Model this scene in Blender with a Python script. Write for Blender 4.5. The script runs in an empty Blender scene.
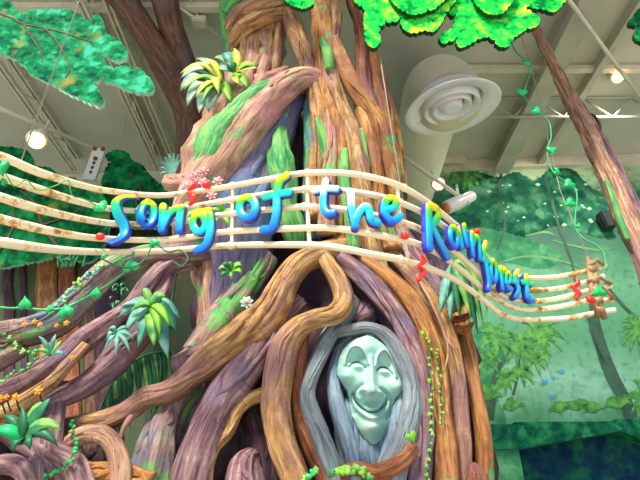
import bpy, bmesh, math, random
from mathutils import Vector as V, Matrix, noise
random.seed(7)
C = bpy.context.scene.collection
sc = bpy.context.scene
F = 500.0; TH = math.radians(29.0); CO, SI = math.cos(TH), math.sin(TH); CAMZ = 1.6
CEIL = CAMZ + 6.83
UP = V((0, 0, 1))

def P(px, py, Y):
    """world point at distance Y in front of the viewer, seen in direction px, py"""
    x = (px-320)/F; y = (240-py)/F
    k = Y/(CO-y*SI)
    return V((x*k, Y, CAMZ+(SI+y*CO)*k))
def S(py, Y):
    """metres covered by one pixel there"""
    return Y/(CO-(240-py)/F*SI)/F
def wallY(px):
    # back wall: plane from (-7, 9.4) to (8, 8.53)
    x = (px-320)/F
    return px
WA, WB = V((-14, 9.806, 0)), V((14, 8.182, 0))
WN = V((-(WB-WA).y, (WB-WA).x, 0)).normalized()*-1     # towards the viewer
def W(px, py, off=0.0):
    """point on the back wall"""
    x = (px-320)/F; y = (240-py)/F
    d = V((x, CO-y*SI, SI+y*CO))
    o = V((0, 0, CAMZ))
    t = (WA+WN*off-o).dot(WN)/d.dot(WN)
    return o+d*t

# ------------------------------------------------------------------ colours / materials
def lin(h):
    h = h.lstrip('#')
    r = [int(h[i:i+2], 16)/255 for i in (0, 2, 4)]
    return tuple((c/12.92 if c <= .04045 else ((c+.055)/1.055)**2.4) for c in r)+(1,)
def newmat(name, rough=.7):
    m = bpy.data.materials.new(name); m.use_nodes = True
    nt = m.node_tree; b = nt.nodes['Principled BSDF']
    b.inputs['Roughness'].default_value = rough
    return m, nt, b
def N(nt, t, **kw):
    n = nt.nodes.new(t)
    for k, v in kw.items():
        if hasattr(n, k): setattr(n, k, v)
        else: n.inputs[k.replace('_', ' ')].default_value = v
    return n
def ramp(nt, stops, fac, interp='LINEAR'):
    r = nt.nodes.new('ShaderNodeValToRGB'); e = r.color_ramp; e.interpolation = interp
    while len(e.elements) < len(stops): e.elements.new(.5)
    for el, (p, c) in zip(e.elements, stops): el.position = p; el.color = lin(c)
    nt.links.new(fac, r.inputs[0]); return r
def mixc(nt, fac, a, b, mode='MIX'):
    n = nt.nodes.new('ShaderNodeMix'); n.data_type = 'RGBA'; n.blend_type = mode
    for sock, v in ((n.inputs[0], fac), (n.inputs[6], a), (n.inputs[7], b)):
        if hasattr(v, 'is_linked') or hasattr(v, 'links'): nt.links.new(v, sock)
        elif isinstance(v, (int, float)): sock.default_value = v
        else: sock.default_value = v
    return n.outputs[2]
def plain(name, col, rough=.6, var=.12, scale=6, bump=0, metal=0, col2=None):
    m, nt, b = newmat(name, rough)
    tc = N(nt, 'ShaderNodeTexCoord'); no = N(nt, 'ShaderNodeTexNoise'); no.inputs['Scale'].default_value = scale; no.inputs['Detail'].default_value = 4
    nt.links.new(tc.outputs['Object'], no.inputs['Vector'])
    c = lin(col)
    a = tuple(v*(1-var) for v in c[:3])+(1,); d = lin(col2) if col2 else tuple(min(1, v*(1+var)) for v in c[:3])+(1,)
    mr = N(nt, 'ShaderNodeMapRange'); mr.inputs[1].default_value = .35; mr.inputs[2].default_value = .65
    nt.links.new(no.outputs['Fac'], mr.inputs[0])
    nt.links.new(mixc(nt, mr.outputs[0], a, d), b.inputs['Base Color'])
    b.inputs['Metallic'].default_value = metal
    if bump:
        bp = N(nt, 'ShaderNodeBump'); bp.inputs['Strength'].default_value = bump; bp.inputs['Distance'].default_value = .02
        nt.links.new(no.outputs['Fac'], bp.inputs['Height']); nt.links.new(bp.outputs[0], b.inputs['Normal'])
    return m
def emit(name, col, st):
    m, nt, b = newmat(name); b.inputs['Emission Color'].default_value = lin(col); b.inputs['Emission Strength'].default_value = st
    b.inputs['Base Color'].default_value = lin(col); return m

def bark(name, stops, moss=None, moss_amt=0.0, tint=None, tint_amt=0.0, rings=1.0, streak=1.0, bumpd=.035):
    """painted bark: lengthwise streaks (UV.x along, UV.y around), ring wrinkles, patches of paint"""
    m, nt, b = newmat(name, .6); b.inputs['Specular IOR Level'].default_value = .25
    L = nt.links.new
    uv = N(nt, 'ShaderNodeUVMap'); tc = N(nt, 'ShaderNodeTexCoord')
    mp = N(nt, 'ShaderNodeMapping'); mp.inputs['Scale'].default_value = (1.6, 7.0, 1); L(uv.outputs[0], mp.inputs[0])
    n1 = N(nt, 'ShaderNodeTexNoise'); n1.inputs['Scale'].default_value = 2.2; n1.inputs['Detail'].default_value = 7; n1.inputs['Roughness'].default_value = .65; n1.inputs['Distortion'].default_value = .5
    L(mp.outputs[0], n1.inputs['Vector'])
    r = ramp(nt, stops, n1.outputs['Fac'])
    col = r.outputs[0]
    # ring wrinkles
    mp2 = N(nt, 'ShaderNodeMapping'); mp2.inputs['Scale'].default_value = (1, .18, 1); L(uv.outputs[0], mp2.inputs[0])
    wv = N(nt, 'ShaderNodeTexWave'); wv.wave_type = 'BANDS'; wv.bands_direction = 'X'; wv.wave_profile = 'SAW'
    wv.inputs['Scale'].default_value = 4.6; wv.inputs['Distortion'].default_value = 9.0; wv.inputs['Detail'].default_value = 3; wv.inputs['Detail Scale'].default_value = 1.6
    L(mp2.outputs[0], wv.inputs['Vector'])
    lines = ramp(nt, [(0, '#000000'), (.1, '#ffffff'), (1, '#ffffff')], wv.outputs['Fac'])
    no3 = N(nt, 'ShaderNodeTexNoise'); no3.inputs['Scale'].default_value = 5.5; L(tc.outputs['Object'], no3.inputs['Vector'])
    mk = N(nt, 'ShaderNodeMapRange'); mk.inputs[1].default_value = .36; mk.inputs[2].default_value = .52; L(no3.outputs['Fac'], mk.inputs[0])
    mkl = mixc(nt, mk.outputs[0], lines.outputs[0], (1, 1, 1, 1)); col2 = mixc(nt, .42*rings, col, mkl, 'MULTIPLY')
    # larger paint patches
    if tint:
        n4 = N(nt, 'ShaderNodeTexNoise'); n4.inputs['Scale'].default_value = 1.7; n4.inputs['Detail'].default_value = 3
        L(tc.outputs['Object'], n4.inputs['Vector'])
        k = N(nt, 'ShaderNodeMapRange'); k.inputs[1].default_value = .62-.3*tint_amt; k.inputs[2].default_value = .78-.3*tint_amt; L(n4.outputs['Fac'], k.inputs[0])
        km = N(nt, 'ShaderNodeMath', operation='MULTIPLY'); km.inputs[1].default_value = .7; L(k.outputs[0], km.inputs[0])
        col2 = mixc(nt, km.outputs[0], col2, lin(tint))
    if moss:
        n5 = N(nt, 'ShaderNodeTexNoise'); n5.inputs['Scale'].default_value = 2.6; n5.inputs['Detail'].default_value = 6; n5.inputs['Roughness'].default_value = .7
        mp5 = N(nt, 'ShaderNodeMapping'); mp5.inputs['Location'].default_value = (3.1, 7.7, 1.3); L(tc.outputs['Object'], mp5.inputs[0]); L(mp5.outputs[0], n5.inputs['Vector'])
        k5 = N(nt, 'ShaderNodeMapRange'); k5.inputs[1].default_value = .66-.3*moss_amt; k5.inputs[2].default_value = .72-.3*moss_amt; L(n5.outputs['Fac'], k5.inputs[0])
        mr5 = ramp(nt, [(.3, moss[0]), (.7, moss[1])], n1.outputs['Fac'])
        col2 = mixc(nt, k5.outputs[0], col2, mr5.outputs[0])
    L(col2, b.inputs['Base Color'])
    ad = N(nt, 'ShaderNodeMath', operation='MULTIPLY_ADD'); ad.inputs[1].default_value = .3*rings; L(mkl, ad.inputs[0]); L(n1.outputs['Fac'], ad.inputs[2])
    bp = N(nt, 'ShaderNodeBump'); bp.inputs['Strength'].default_value = .9; bp.inputs['Distance'].default_value = bumpd
    L(ad.outputs[0], bp.inputs['Height']); L(bp.outputs[0], b.inputs['Normal'])
    return m

GREENM = ('#2f8f4e', '#7fd27a')
M = {}
M['pink'] = bark('painted_pink_bark', [(.25, '#5f3f3a'), (.43, '#9c7464'), (.58, '#c49c80'), (.75, '#e6cfa8')], GREENM, .3, '#c47f8c', .35)
M['moss'] = bark('mossy_green_bark', [(.25, '#1f6a40'), (.45, '#3f9c5c'), (.62, '#86c470'), (.8, '#cfd68a')], None, 0, '#7ab04c', .4, rings=.5)
M['teal'] = bark('teal_painted_bark', [(.25, '#285a6a'), (.5, '#4f8a94'), (.75, '#9cbcae')], GREENM, .5, '#86709a', .35, rings=.5)
M['tan'] = bark('painted_tan_bark', [(.24, '#4e342c'), (.4, '#8a6444'), (.54, '#b98f5c'), (.7, '#e6cd92')], GREENM, .08, '#8c6474', .4)
M['orange'] = bark('painted_orange_bark', [(.24, '#4a2a1c'), (.4, '#8c5a30'), (.56, '#c08a4e'), (.74, '#ecc98c')], GREENM, .25, '#94604e', .35, rings=.7)
M['purple'] = bark('painted_mauve_bark', [(.24, '#3c2836'), (.4, '#6e4f5c'), (.56, '#9c7a7e'), (.74, '#dcc2ac')], GREENM, .06, '#6e6c92', .35)
M['rust'] = bark('painted_rust_bark', [(.24, '#43231b'), (.43, '#82492f'), (.6, '#b0744e'), (.8, '#dcac80')], GREENM, .0, '#7c5468', .35)
M['deep'] = bark('dark_bark_hollow_shade', [(.25, '#271a22'), (.45, '#46303a'), (.65, '#664a50'), (.85, '#866a6a')], None, 0, '#3c364e', .4)  # dark purple-brown paint, with the shade of the hollows put into the colour
M['lilacmoss'] = bark('mossy_mauve_bark', [(.24, '#42303c'), (.4, '#75585f'), (.56, '#a48880'), (.74, '#dcc8a4')], ('#2f8f58', '#8cc866'), .45, '#5f86a0', .38)
M['bluemauve'] = bark('mauve_bark_blue_shade', [(.25, '#3c3a58'), (.45, '#62628a'), (.62, '#8c7a8c'), (.8, '#bca898')], GREENM, .2, '#4a7a9c', .5, rings=.5)  # mauve bark; bluish shade over the bulge put into its colour
M['brown'] = bark('brown_branch_paint', [(.25, '#3c2620'), (.45, '#664638'), (.65, '#846450'), (.85, '#a08870')], None, 0, '#63545a', .3, rings=.6)
M['liana'] = bark('reddish_liana_bark', [(.26, '#4a2c22'), (.4, '#946a54'), (.54, '#c49a7e'), (.7, '#f0d0ac')], None, 0, '#94707a', .45, rings=.3)
M['vinewood'] = plain('pale_vine_wood', '#b58d76', .6, .2, 14)
M['rail'] = None

def rail_mat():
    m, nt, b = newmat('cream_bamboo', .45); L = nt.links.new
    uv = N(nt, 'ShaderNodeUVMap'); tc = N(nt, 'ShaderNodeTexCoord')
    sx = N(nt, 'ShaderNodeSeparateXYZ'); L(tc.outputs['Object'], sx.inputs[0])
    no = N(nt, 'ShaderNodeTexNoise'); no.inputs['Scale'].default_value = 5.5; no.inputs['Detail'].default_value = 5; no.inputs['Roughness'].default_value = .7
    L(tc.outputs['Object'], no.inputs['Vector'])
    # worn brown stains, most at the two ends
    ab = N(nt, 'ShaderNodeMath', operation='ABSOLUTE'); L(sx.outputs[0], ab.inputs[0])
    mr = N(nt, 'ShaderNodeMapRange'); mr.inputs[1].default_value = .3; mr.inputs[2].default_value = 1.8; mr.inputs[3].default_value = -.12; mr.inputs[4].default_value = .02; L(ab.outputs[0], mr.inputs[0])
    ad = N(nt, 'ShaderNodeMath', operation='ADD'); L(no.outputs['Fac'], ad.inputs[0]); L(mr.outputs[0], ad.inputs[1])
    r = ramp(nt, [(.0, '#fff4d4'), (.52, '#fbeac4'), (.58, '#cf9f5a'), (.68, '#8a5526')], ad.outputs[0])
    L(r.outputs[0], b.inputs['Base Color']); return m
M['rail'] = rail_mat()
M['bamboo_dark'] = plain('weathered_bamboo', '#c9a878', .5, .3, 9, col2='#8c6a48')

def foliage(name, cols, scale=7, yellow=None, ya=.3, vor=16):
    m, nt, b = newmat(name, .9); L = nt.links.new; b.inputs['Specular IOR Level'].default_value = .06
    tc = N(nt, 'ShaderNodeTexCoord')
    no = N(nt, 'ShaderNodeTexNoise'); no.inputs['Scale'].default_value = scale; no.inputs['Detail'].default_value = 5; L(tc.outputs['Object'], no.inputs['Vector'])
    vo = N(nt, 'ShaderNodeTexVoronoi'); vo.inputs['Scale'].default_value = vor; L(tc.outputs['Object'], vo.inputs['Vector'])
    sp = N(nt, 'ShaderNodeSeparateColor'); L(vo.outputs['Color'], sp.inputs[0])
    ad = N(nt, 'ShaderNodeMath', operation='MULTIPLY_ADD'); ad.inputs[1].default_value = .22; L(sp.outputs[0], ad.inputs[0])
    sb = N(nt, 'ShaderNodeMath', operation='SUBTRACT'); sb.inputs[1].default_value = .11; L(no.outputs['Fac'], sb.inputs[0]); L(sb.outputs[0], ad.inputs[2])
    k = len(cols)
    r = ramp(nt, [(.3+.4*i/(k-1), c) for i, c in enumerate(cols)], ad.outputs[0])
    col = r.outputs[0]
    if yellow:
        n2 = N(nt, 'ShaderNodeTexNoise'); n2.inputs['Scale'].default_value = 2.3; n2.inputs['Detail'].default_value = 3
        mp = N(nt, 'ShaderNodeMapping'); mp.inputs['Location'].default_value = (5.2, 1.1, 2.2); L(tc.outputs['Object'], mp.inputs[0]); L(mp.outputs[0], n2.inputs['Vector'])
        mr = N(nt, 'ShaderNodeMapRange'); mr.inputs[1].default_value = .7-.3*ya; mr.inputs[2].default_value = .82-.3*ya; L(n2.outputs['Fac'], mr.inputs[0])
        col = mixc(nt, mr.outputs[0], col, lin(yellow))
    L(col, b.inputs['Base Color']); return m
M['fol_teal'] = foliage('teal_green_foliage_paint', ['#0a4a3a', '#117048', '#20935a', '#45b894'], 5, '#9a8f42', .42)
M['fol_edge'] = plain('pale_cut_edge', '#a8dcc8', .8, .08)
M['fol_vivid'] = foliage('vivid_green_foliage_paint', ['#04843a', '#0cc24a', '#30e04a', '#a0f03a'], 6, '#f2ee2a', .3, 22)
M['fol_vivid_edge'] = plain('dark_green_cut_edge', '#12401f', .5, .1)
M['fol_deep'] = foliage('deep_green_foliage_paint', ['#063a26', '#0b5430', '#12703c', '#22884e'], 5, '#8c9040', .25)
M['leaf_green'] = plain('bright_plastic_green', '#0fbf68', .35, .12)
M['leaf_dark'] = plain('dark_leaf_green', '#1d6e46', .5, .25, 10)
M['leaf_mid'] = plain('mid_leaf_green', '#3f9a58', .5, .25, 10, col2='#8fc85a')
M['leaf_teal'] = plain('teal_leaf', '#3d8f8c', .5, .2, 8, col2='#7fc4ac')
M['leaf_sage'] = plain('sage_leaf', '#54897c', .5, .2, 8, col2='#a4c4a2')
M['leaf_yellow'] = plain('yellow_leaf', '#d8d83c', .5, .15, 8, col2='#f0ea60')
M['leaf_lime'] = plain('lime_leaf', '#7cc832', .5, .2, 8)
M['stem_green'] = plain('vine_stem_green', '#2ea86a', .5, .15)
M['red'] = plain('glossy_red', '#f02a22', .3, .06)
M['orange_petal'] = plain('orange_petal', '#f08a1e', .4, .15)
M['yellow_petal'] = plain('yellow_petal', '#f5d23a', .4, .1)
M['pink_petal'] = plain('pink_petal', '#f59ab8', .5, .2)
M['pale_petal'] = plain('pale_petal', '#b9d8d8', .5, .1)
M['black'] = plain('black_plastic', '#20242a', .5, .1)
M['ceiling'] = plain('painted_deck_ceiling', '#c6c6b4', .8, .07, 1.2)
M['beam'] = plain('grey_painted_steel', '#b9b6a4', .55, .08, 3)
M['steel'] = plain('cream_painted_steel', '#d8d2ba', .5, .08, 4)
M['duct'] = plain('beige_duct_metal', '#e8dfc2', .45, .06, 2)
M['diff'] = plain('white_diffuser_enamel', '#f0f3f8', .35, .03, 4)
M['white'] = plain('white_enamel', '#e8e6de', .4, .04)
M['floor'] = plain('pale_shop_floor', '#a39a8e', .6, .1, 2)
M['bulb'] = emit('lit_bulb', '#ffb468', 6)
M['wire'] = plain('thin_steel_wire', '#9d9a8c', .4, .05)

def face_mat():
    m, nt, b = newmat('teal_carved_stone_paint', .5); L = nt.links.new
    tc = N(nt, 'ShaderNodeTexCoord'); no = N(nt, 'ShaderNodeTexNoise'); no.inputs['Scale'].default_value = 4; no.inputs['Detail'].default_value = 5
    L(tc.outputs['Object'], no.inputs['Vector'])
    r = ramp(nt, [(.3, '#7fb0ae'), (.5, '#9fd0c4'), (.7, '#c6ead8')], no.outputs['Fac'])
    L(r.outputs[0], b.inputs['Base Color'])
    bp = N(nt, 'ShaderNodeBump'); bp.inputs['Strength'].default_value = .25; bp.inputs['Distance'].default_value = .01; L(no.outputs['Fac'], bp.inputs['Height']); L(bp.outputs[0], b.inputs['Normal'])
    return m
M['face'] = face_mat()
M['facebeard'] = bark('blue_grey_beard_bark', [(.25, '#4d5f80'), (.5, '#7f97ac'), (.75, '#a9c4c8')], None, 0, '#7a6f96', .3, rings=0)
M['facehood'] = bark('blue_grey_hood_bark', [(.25, '#4e4f62'), (.5, '#7d8a94'), (.75, '#a9bab4')], None, 0, '#8a7a9a', .4, rings=.5)
M['facedark'] = plain('dark_teal_carved_line', '#33525c', .6, .1)

def letter_mat(name, stops):
    m, nt, b = newmat(name, .3)
    uv = N(nt, 'ShaderNodeUVMap'); sx = N(nt, 'ShaderNodeSeparateXYZ'); nt.links.new(uv.outputs[0], sx.inputs[0])
    r = ramp(nt, stops, sx.outputs[1]); nt.links.new(r.outputs[0], b.inputs['Base Color']); return m
M['rainbow'] = letter_mat('rainbow_paint', [(0, '#0a62f0'), (.22, '#0a96f5'), (.5, '#06cdea'), (.66, '#10d488'), (.76, '#5cdc20'), (.86, '#f2e60a'), (1, '#ffc400')])
M['whiteblue'] = letter_mat('white_to_blue_letter', [(0, '#1a72f0'), (.25, '#0ab0f2'), (.5, '#28d6f0'), (.68, '#c4f2fa'), (.8, '#ffffff'), (1, '#ffffff')])  # letters t and h run from white at the top to blue below
M['letter_side'] = plain('purple_letter_edge', '#4a2ccf', .4, .15, 5, col2='#2050d8')

# ------------------------------------------------------------------ object helpers
def link(name, me, mat, parent=None):
    o = bpy.data.objects.new(name, me); C.objects.link(o)
    for m in (mat if isinstance(mat, (list, tuple)) else [mat]): me.materials.append(m)
    if parent is not None: o.parent = parent
    return o
def bm_obj(name, bm, mat, parent=None, smooth=True):
    me = bpy.data.meshes.new(name)
    bmesh.ops.recalc_face_normals(bm, faces=bm.faces)
    bm.to_mesh(me); bm.free()
    if smooth:
        for p in me.polygons: p.use_smooth = True
    return link(name, me, mat, parent)
def tag(o, label=None, cat=None, group=None, kind=None):
    if label: o['label'] = label
    if cat: o['category'] = cat
    if group: o['group'] = group
    if kind: o['kind'] = kind
    return o
ROOTS = []
def thing(name, label, cat, group=None, loc=(0, 0, 0)):
    o = bpy.data.objects.new(name, None); C.objects.link(o); o.empty_display_size = .1
    o.location = loc
    ROOTS.append(o)
    return tag(o, label, cat, group)
def cr(pts, sub):
    """Catmull-Rom through tuples"""
    out = []; n = len(pts)
    for i in range(n-1):
        p0 = pts[max(i-1, 0)]; p1 = pts[i]; p2 = pts[i+1]; p3 = pts[min(i+2, n-1)]
        for k in range(sub):
            t = k/sub
            out.append(tuple(.5*((2*b)+(-a+c)*t+(2*a-5*b+4*c-d)*t*t+(-a+3*b-3*c+d)*t**3) for a, b, c, d in zip(p0, p1, p2, p3)))
    out.append(tuple(pts[-1])); return out
def tube_bm(bm, pts, rads, seg=8, flat=None, rough=0.0, flute=0.0, nfl=5, twist=0.0, seed=0.0, cap=True, nrm=None, square=0.0):
    """sweep a ring along world points. flat: scale of the ring along 'nrm' (or the view-ward Y direction)"""
    n = len(pts); rings = []; uvl = bm.loops.layers.uv.verify()
    T = []
    for i in range(n):
        t = (pts[min(i+1, n-1)]-pts[max(i-1, 0)])
        T.append(t.normalized() if t.length > 1e-9 else (T[-1] if T else V((0, 0, 1))))
    up = V(nrm) if nrm is not None else V((0, -1, 0.15))
    A = up-T[0]*up.dot(T[0])
    if A.length < 1e-3: A = T[0].orthogonal()
    A.normalize(); s = 0.0; us = []
    for i in range(n):
        if i: s += (pts[i]-pts[i-1]).length
        if nrm is not None or flat is not None:
            A = up-T[i]*up.dot(T[i])
            if A.length < 1e-3: A = T[i].orthogonal()
        else:
            A = A-T[i]*A.dot(T[i])
            if A.length < 1e-6: A = T[i].orthogonal()
        A.normalize(); B = T[i].cross(A)
        ring = []
        for k in range(seg):
            th = 2*math.pi*k/seg
            r = rads[i]
            if rough or flute:
                q = V((math.cos(th)*1.3+seed, math.sin(th)*1.3, s*1.6+seed*2))
                kf = nfl*.42; tt = th+twist*s*.5
                rid = 1-2*abs(noise.noise(V((math.cos(tt)*kf+seed, math.sin(tt)*kf, s*.55+seed))))
                rid2 = 1-2*abs(noise.noise(V((math.cos(tt)*kf*2.1+seed, math.sin(tt)*kf*2.1+5, s*.9))))
                r *= 1+rough*1.5*noise.noise(q*V((.8, .8, 1)).length/max(q.length, 1e-6)) if False else 1+rough*1.6*noise.noise(q)+flute*(2.1*(rid-.55)+.8*(rid2-.55))+rough*.3*noise.noise(V((math.cos(th)*3+seed, math.sin(th)*3, s*9)))
            ca, sa = math.cos(th), math.sin(th)
            if square:
                mgn = (abs(ca)**square+abs(sa)**square)**(1/square); ca /= mgn; sa /= mgn
            ring.append(bm.verts.new(pts[i]+(A*ca*(flat if flat is not None else 1)+B*sa)*r))
        rings.append(ring); us.append(s)
    for i in range(n-1):
        for k in range(seg):
            f = bm.faces.new((rings[i][k], rings[i][(k+1) % seg], rings[i+1][(k+1) % seg], rings[i+1][k]))
            circ = 2*math.pi*max(rads)
            for lp, (uu, vv) in zip(f.loops, ((us[i], k), (us[i], k+1), (us[i+1], k+1), (us[i+1], k))):
                lp[uvl].uv = (uu+seed*1.7, abs(2*vv/seg-1)*circ*.5+seed)
    if cap:
        try:
            bm.faces.new(rings[0]); bm.faces.new(list(reversed(rings[-1])))
        except ValueError: pass
    return rings
SEED = [1.0]
def limb(name, pts, mat, parent, seg=18, sub=7, rough=.16, flute=.10, nfl=6, twist=.8, flat=None, floor=False, label=None, veins=None):
    """pts: (px, py, Y, r_px)"""
    SEED[0] += 1.37
    sm = cr(pts, sub)
    wp = [P(a, b, y) for a, b, y, r in sm]; wr = [max(.004, r*S(b, y)) for a, b, y, r in sm]
    if floor:
        e = wp[-1]; r0 = wr[-1]; d = (wp[-1]-wp[-2]).normalized()
        m = e+V((d.x*.35, d.y*.3, -(e.z)*.5)); g = V((m.x+d.x*.2, m.y-.02, -.02))
        wp += [e.lerp(m, .5), m, m.lerp(g, .5), g]; wr += [r0*1.05, r0*1.15, r0*1.25, r0*1.4]
    big = max(r for a, b, y, r in pts)
    if big >= 7: seg = max(seg, 26)
    bm = bmesh.new(); tube_bm(bm, wp, wr, seg, flat, rough, flute, nfl, twist, SEED[0])
    if veins is None: veins = 0 if big < 7 or mat in ('moss', 'brown') else (2 if big < 14 else 3)
    n_ = len(sm); rv = random.Random(int(SEED[0]*100))
    for v_ in range(veins):
        i0 = int(n_*rv.uniform(0, .3)); i1 = int(n_*rv.uniform(.65, 1)); ph = rv.uniform(0, 6.28); fr_ = rv.uniform(.5, 1.3); c0 = rv.uniform(-.55, .55)
        if i1-i0 < 5: continue
        vp = []; vr = []
        for i in range(i0, i1):
            T = (wp[min(i+1, len(wp)-1)]-wp[max(i-1, 0)]).normalized(); A = V((0, -1, .15)); A = (A-T*A.dot(T)).normalized(); B = T.cross(A)
            u = c0+.4*math.sin(ph+fr_*6.28*(i-i0)/(i1-i0))+.15*noise.noise(V((i*.3, v_, SEED[0])))
            u = max(-.9, min(.9, u)); vp.append(wp[i]+B*u*wr[i]+A*math.sqrt(1-u*u)*wr[i]*.93)
            e_ = math.sin(math.pi*min(1, (i-i0+.6)/(i1-i0)))**.5; vr.append(max(.003, wr[i]*rv.uniform(.13, .17)*e_*(1.25 if v_ == 0 else .8)))
        tube_bm(bm, vp, vr, 8, None, .12, 0, seed=SEED[0]+v_)
    o = bm_obj(name, bm, M[mat] if isinstance(mat, str) else mat, parent)
    if label: o['label'] = label
    return o
def rod(name, pts, r, mat, parent=None, seg=8, sub=1, smoothpts=False):
    wp = [V(p) for p in (cr([tuple(p) for p in pts], sub) if sub > 1 else pts)]
    bm = bmesh.new(); tube_bm(bm, wp, [r]*len(wp) if not isinstance(r, (list, tuple)) else [a[0] for a in cr([(q,) for q in r], sub)], seg)
    return bm_obj(name, bm, mat, parent)
def box_bm(bm, a, b):
    vs = [bm.verts.new((x, y, z)) for x in (a[0], b[0]) for y in (a[1], b[1]) for z in (a[2], b[2])]
    for q in ((0, 1, 3, 2), (4, 6, 7, 5), (0, 4, 5, 1), (2, 3, 7, 6), (0, 2, 6, 4), (1, 5, 7, 3)): bm.faces.new([vs[i] for i in q])
def blade_bm(bm, base, mid, tip, w, n=8, thick=.008, face=(0, -1, .2), fold=.25):
    """arching leaf blade: quadratic through base, mid, tip; flattened lens section"""
    pts = []
    for i in range(n+1):
        t = i/n; pts.append(base*(1-t)**2+mid*2*t*(1-t)+tip*t*t)
    fc = V(face); rings = []
    for i, p in enumerate(pts):
        t = i/n
        T = (pts[min(i+1, n)]-pts[max(i-1, 0)]).normalized()
        nr = fc-T*fc.dot(T)
        if nr.length < 1e-3: nr = T.orthogonal()
        nr.normalize(); B = T.cross(nr)
        ww = max(w*math.sin(math.pi*min(1, .12+.88*t))**.75*(1-.15*t), w*.03)
        th = thick*(1-.8*t)
        rings.append([bm.verts.new(p+B*ww), bm.verts.new(p-nr*(fold*ww-th)), bm.verts.new(p-B*ww), bm.verts.new(p-nr*(fold*ww+th))])
    for i in range(n):
        for k in range(4): bm.faces.new((rings[i][k], rings[i][(k+1) % 4], rings[i+1][(k+1) % 4], rings[i+1][k]))
    bm.faces.new(rings[0]); bm.faces.new(rings[-1])
def blade(name, base, mid, tip, w, mat, parent, **kw):
    bm = bmesh.new(); blade_bm(bm, base, mid, tip, w, **kw); return bm_obj(name, bm, mat, parent)
def heart_bm(bm, c, size, ang, n, thick=.006):
    """heart shaped leaf, tip pointing along ang in the plane facing n"""
    n = V(n).normalized(); ux = UP.cross(n); ux = ux.normalized() if ux.length > 1e-3 else V((1, 0, 0)); uy = n.cross(ux)
    prof = []
    for i in range(20):
        t = 2*math.pi*i/20
        x = 16*math.sin(t)**3/17; y = (13*math.cos(t)-5*math.cos(2*t)-2*math.cos(3*t)-math.cos(4*t))/17
        prof.append((x, y))
    ca, sa = math.cos(ang), math.sin(ang)
    top = []; bot = []
    for x, y in prof:
        # y negative = tip
        X, Yy = x*ca-y*sa, x*sa+y*ca
        p = c+(ux*X+uy*Yy)*size; top.append(bm.verts.new(p+n*thick)); bot.append(bm.verts.new(p-n*thick))
    ct = bm.verts.new(c+n*(thick+size*.14)); cb = bm.verts.new(c+n*(size*.1-thick))
    k = len(prof)
    for i in range(k):
        j = (i+1) % k
        bm.faces.new((top[i], top[j], ct)); bm.faces.new((bot[j], bot[i], cb)); bm.faces.new((top[j], top[i], bot[i], bot[j]))

# ------------------------------------------------------------------ camera, light
cd = bpy.data.cameras.new('camera'); cam = bpy.data.objects.new('camera', cd); C.objects.link(cam)
cd.sensor_width = 36; cd.lens = F/640*36; cam.location = (0, 0, CAMZ); cam.rotation_euler = (math.pi/2+TH, 0, 0)
cd.clip_start = .05; sc.camera = cam
sc.view_settings.view_transform = 'Standard'; sc.view_settings.look = 'None'; sc.view_settings.gamma = 1; sc.view_settings.use_curve_mapping = False
sc.view_settings.exposure = 0.3
w = bpy.data.worlds.new('ambient_fill'); sc.world = w; w.use_nodes = True
bg = w.node_tree.nodes['Background']; bg.inputs[0].default_value = (.74, .86, 1.0, 1); bg.inputs[1].default_value = .85  # bluish ambient fill, added; enters where the room is left open
sd = bpy.data.lights.new('added_key', 'SUN'); so = bpy.data.objects.new('added_key', sd); C.objects.link(so)
sd.energy = 5.6; sd.angle = math.radians(14); sd.color = (1, .9, .74)  # added warm key light from behind the viewer, no such source seen
so.rotation_euler = V((.55, 1, -1.5)).normalized().to_track_quat('-Z', 'Y').to_euler()
so.location = (-3, -6, 9)
def spot(name, loc, aim, e, col=(1, .9, .8), r=.08, cone=130):
    d = bpy.data.lights.new(name, 'SPOT'); o = bpy.data.objects.new(name, d); C.objects.link(o); d.energy = e; d.color = col; d.shadow_soft_size = r; o.location = loc
    d.spot_size = math.radians(cone); d.spot_blend = .6; o.rotation_euler = V(aim).to_track_quat('-Z', 'Y').to_euler()

# ------------------------------------------------------------------ setting
bm = bmesh.new(); box_bm(bm, (-14, 3.45, CEIL), (14, 11, CEIL+.15))  # front edge cut back so the added key light reaches the tree
tag(bm_obj('ceiling', bm, M['ceiling'], smooth=False), kind='structure')
bm = bmesh.new(); box_bm(bm, (-16, -12, -.15), (16, 11, 0))
tag(bm_obj('floor', bm, M['floor'], smooth=False), kind='structure')

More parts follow.
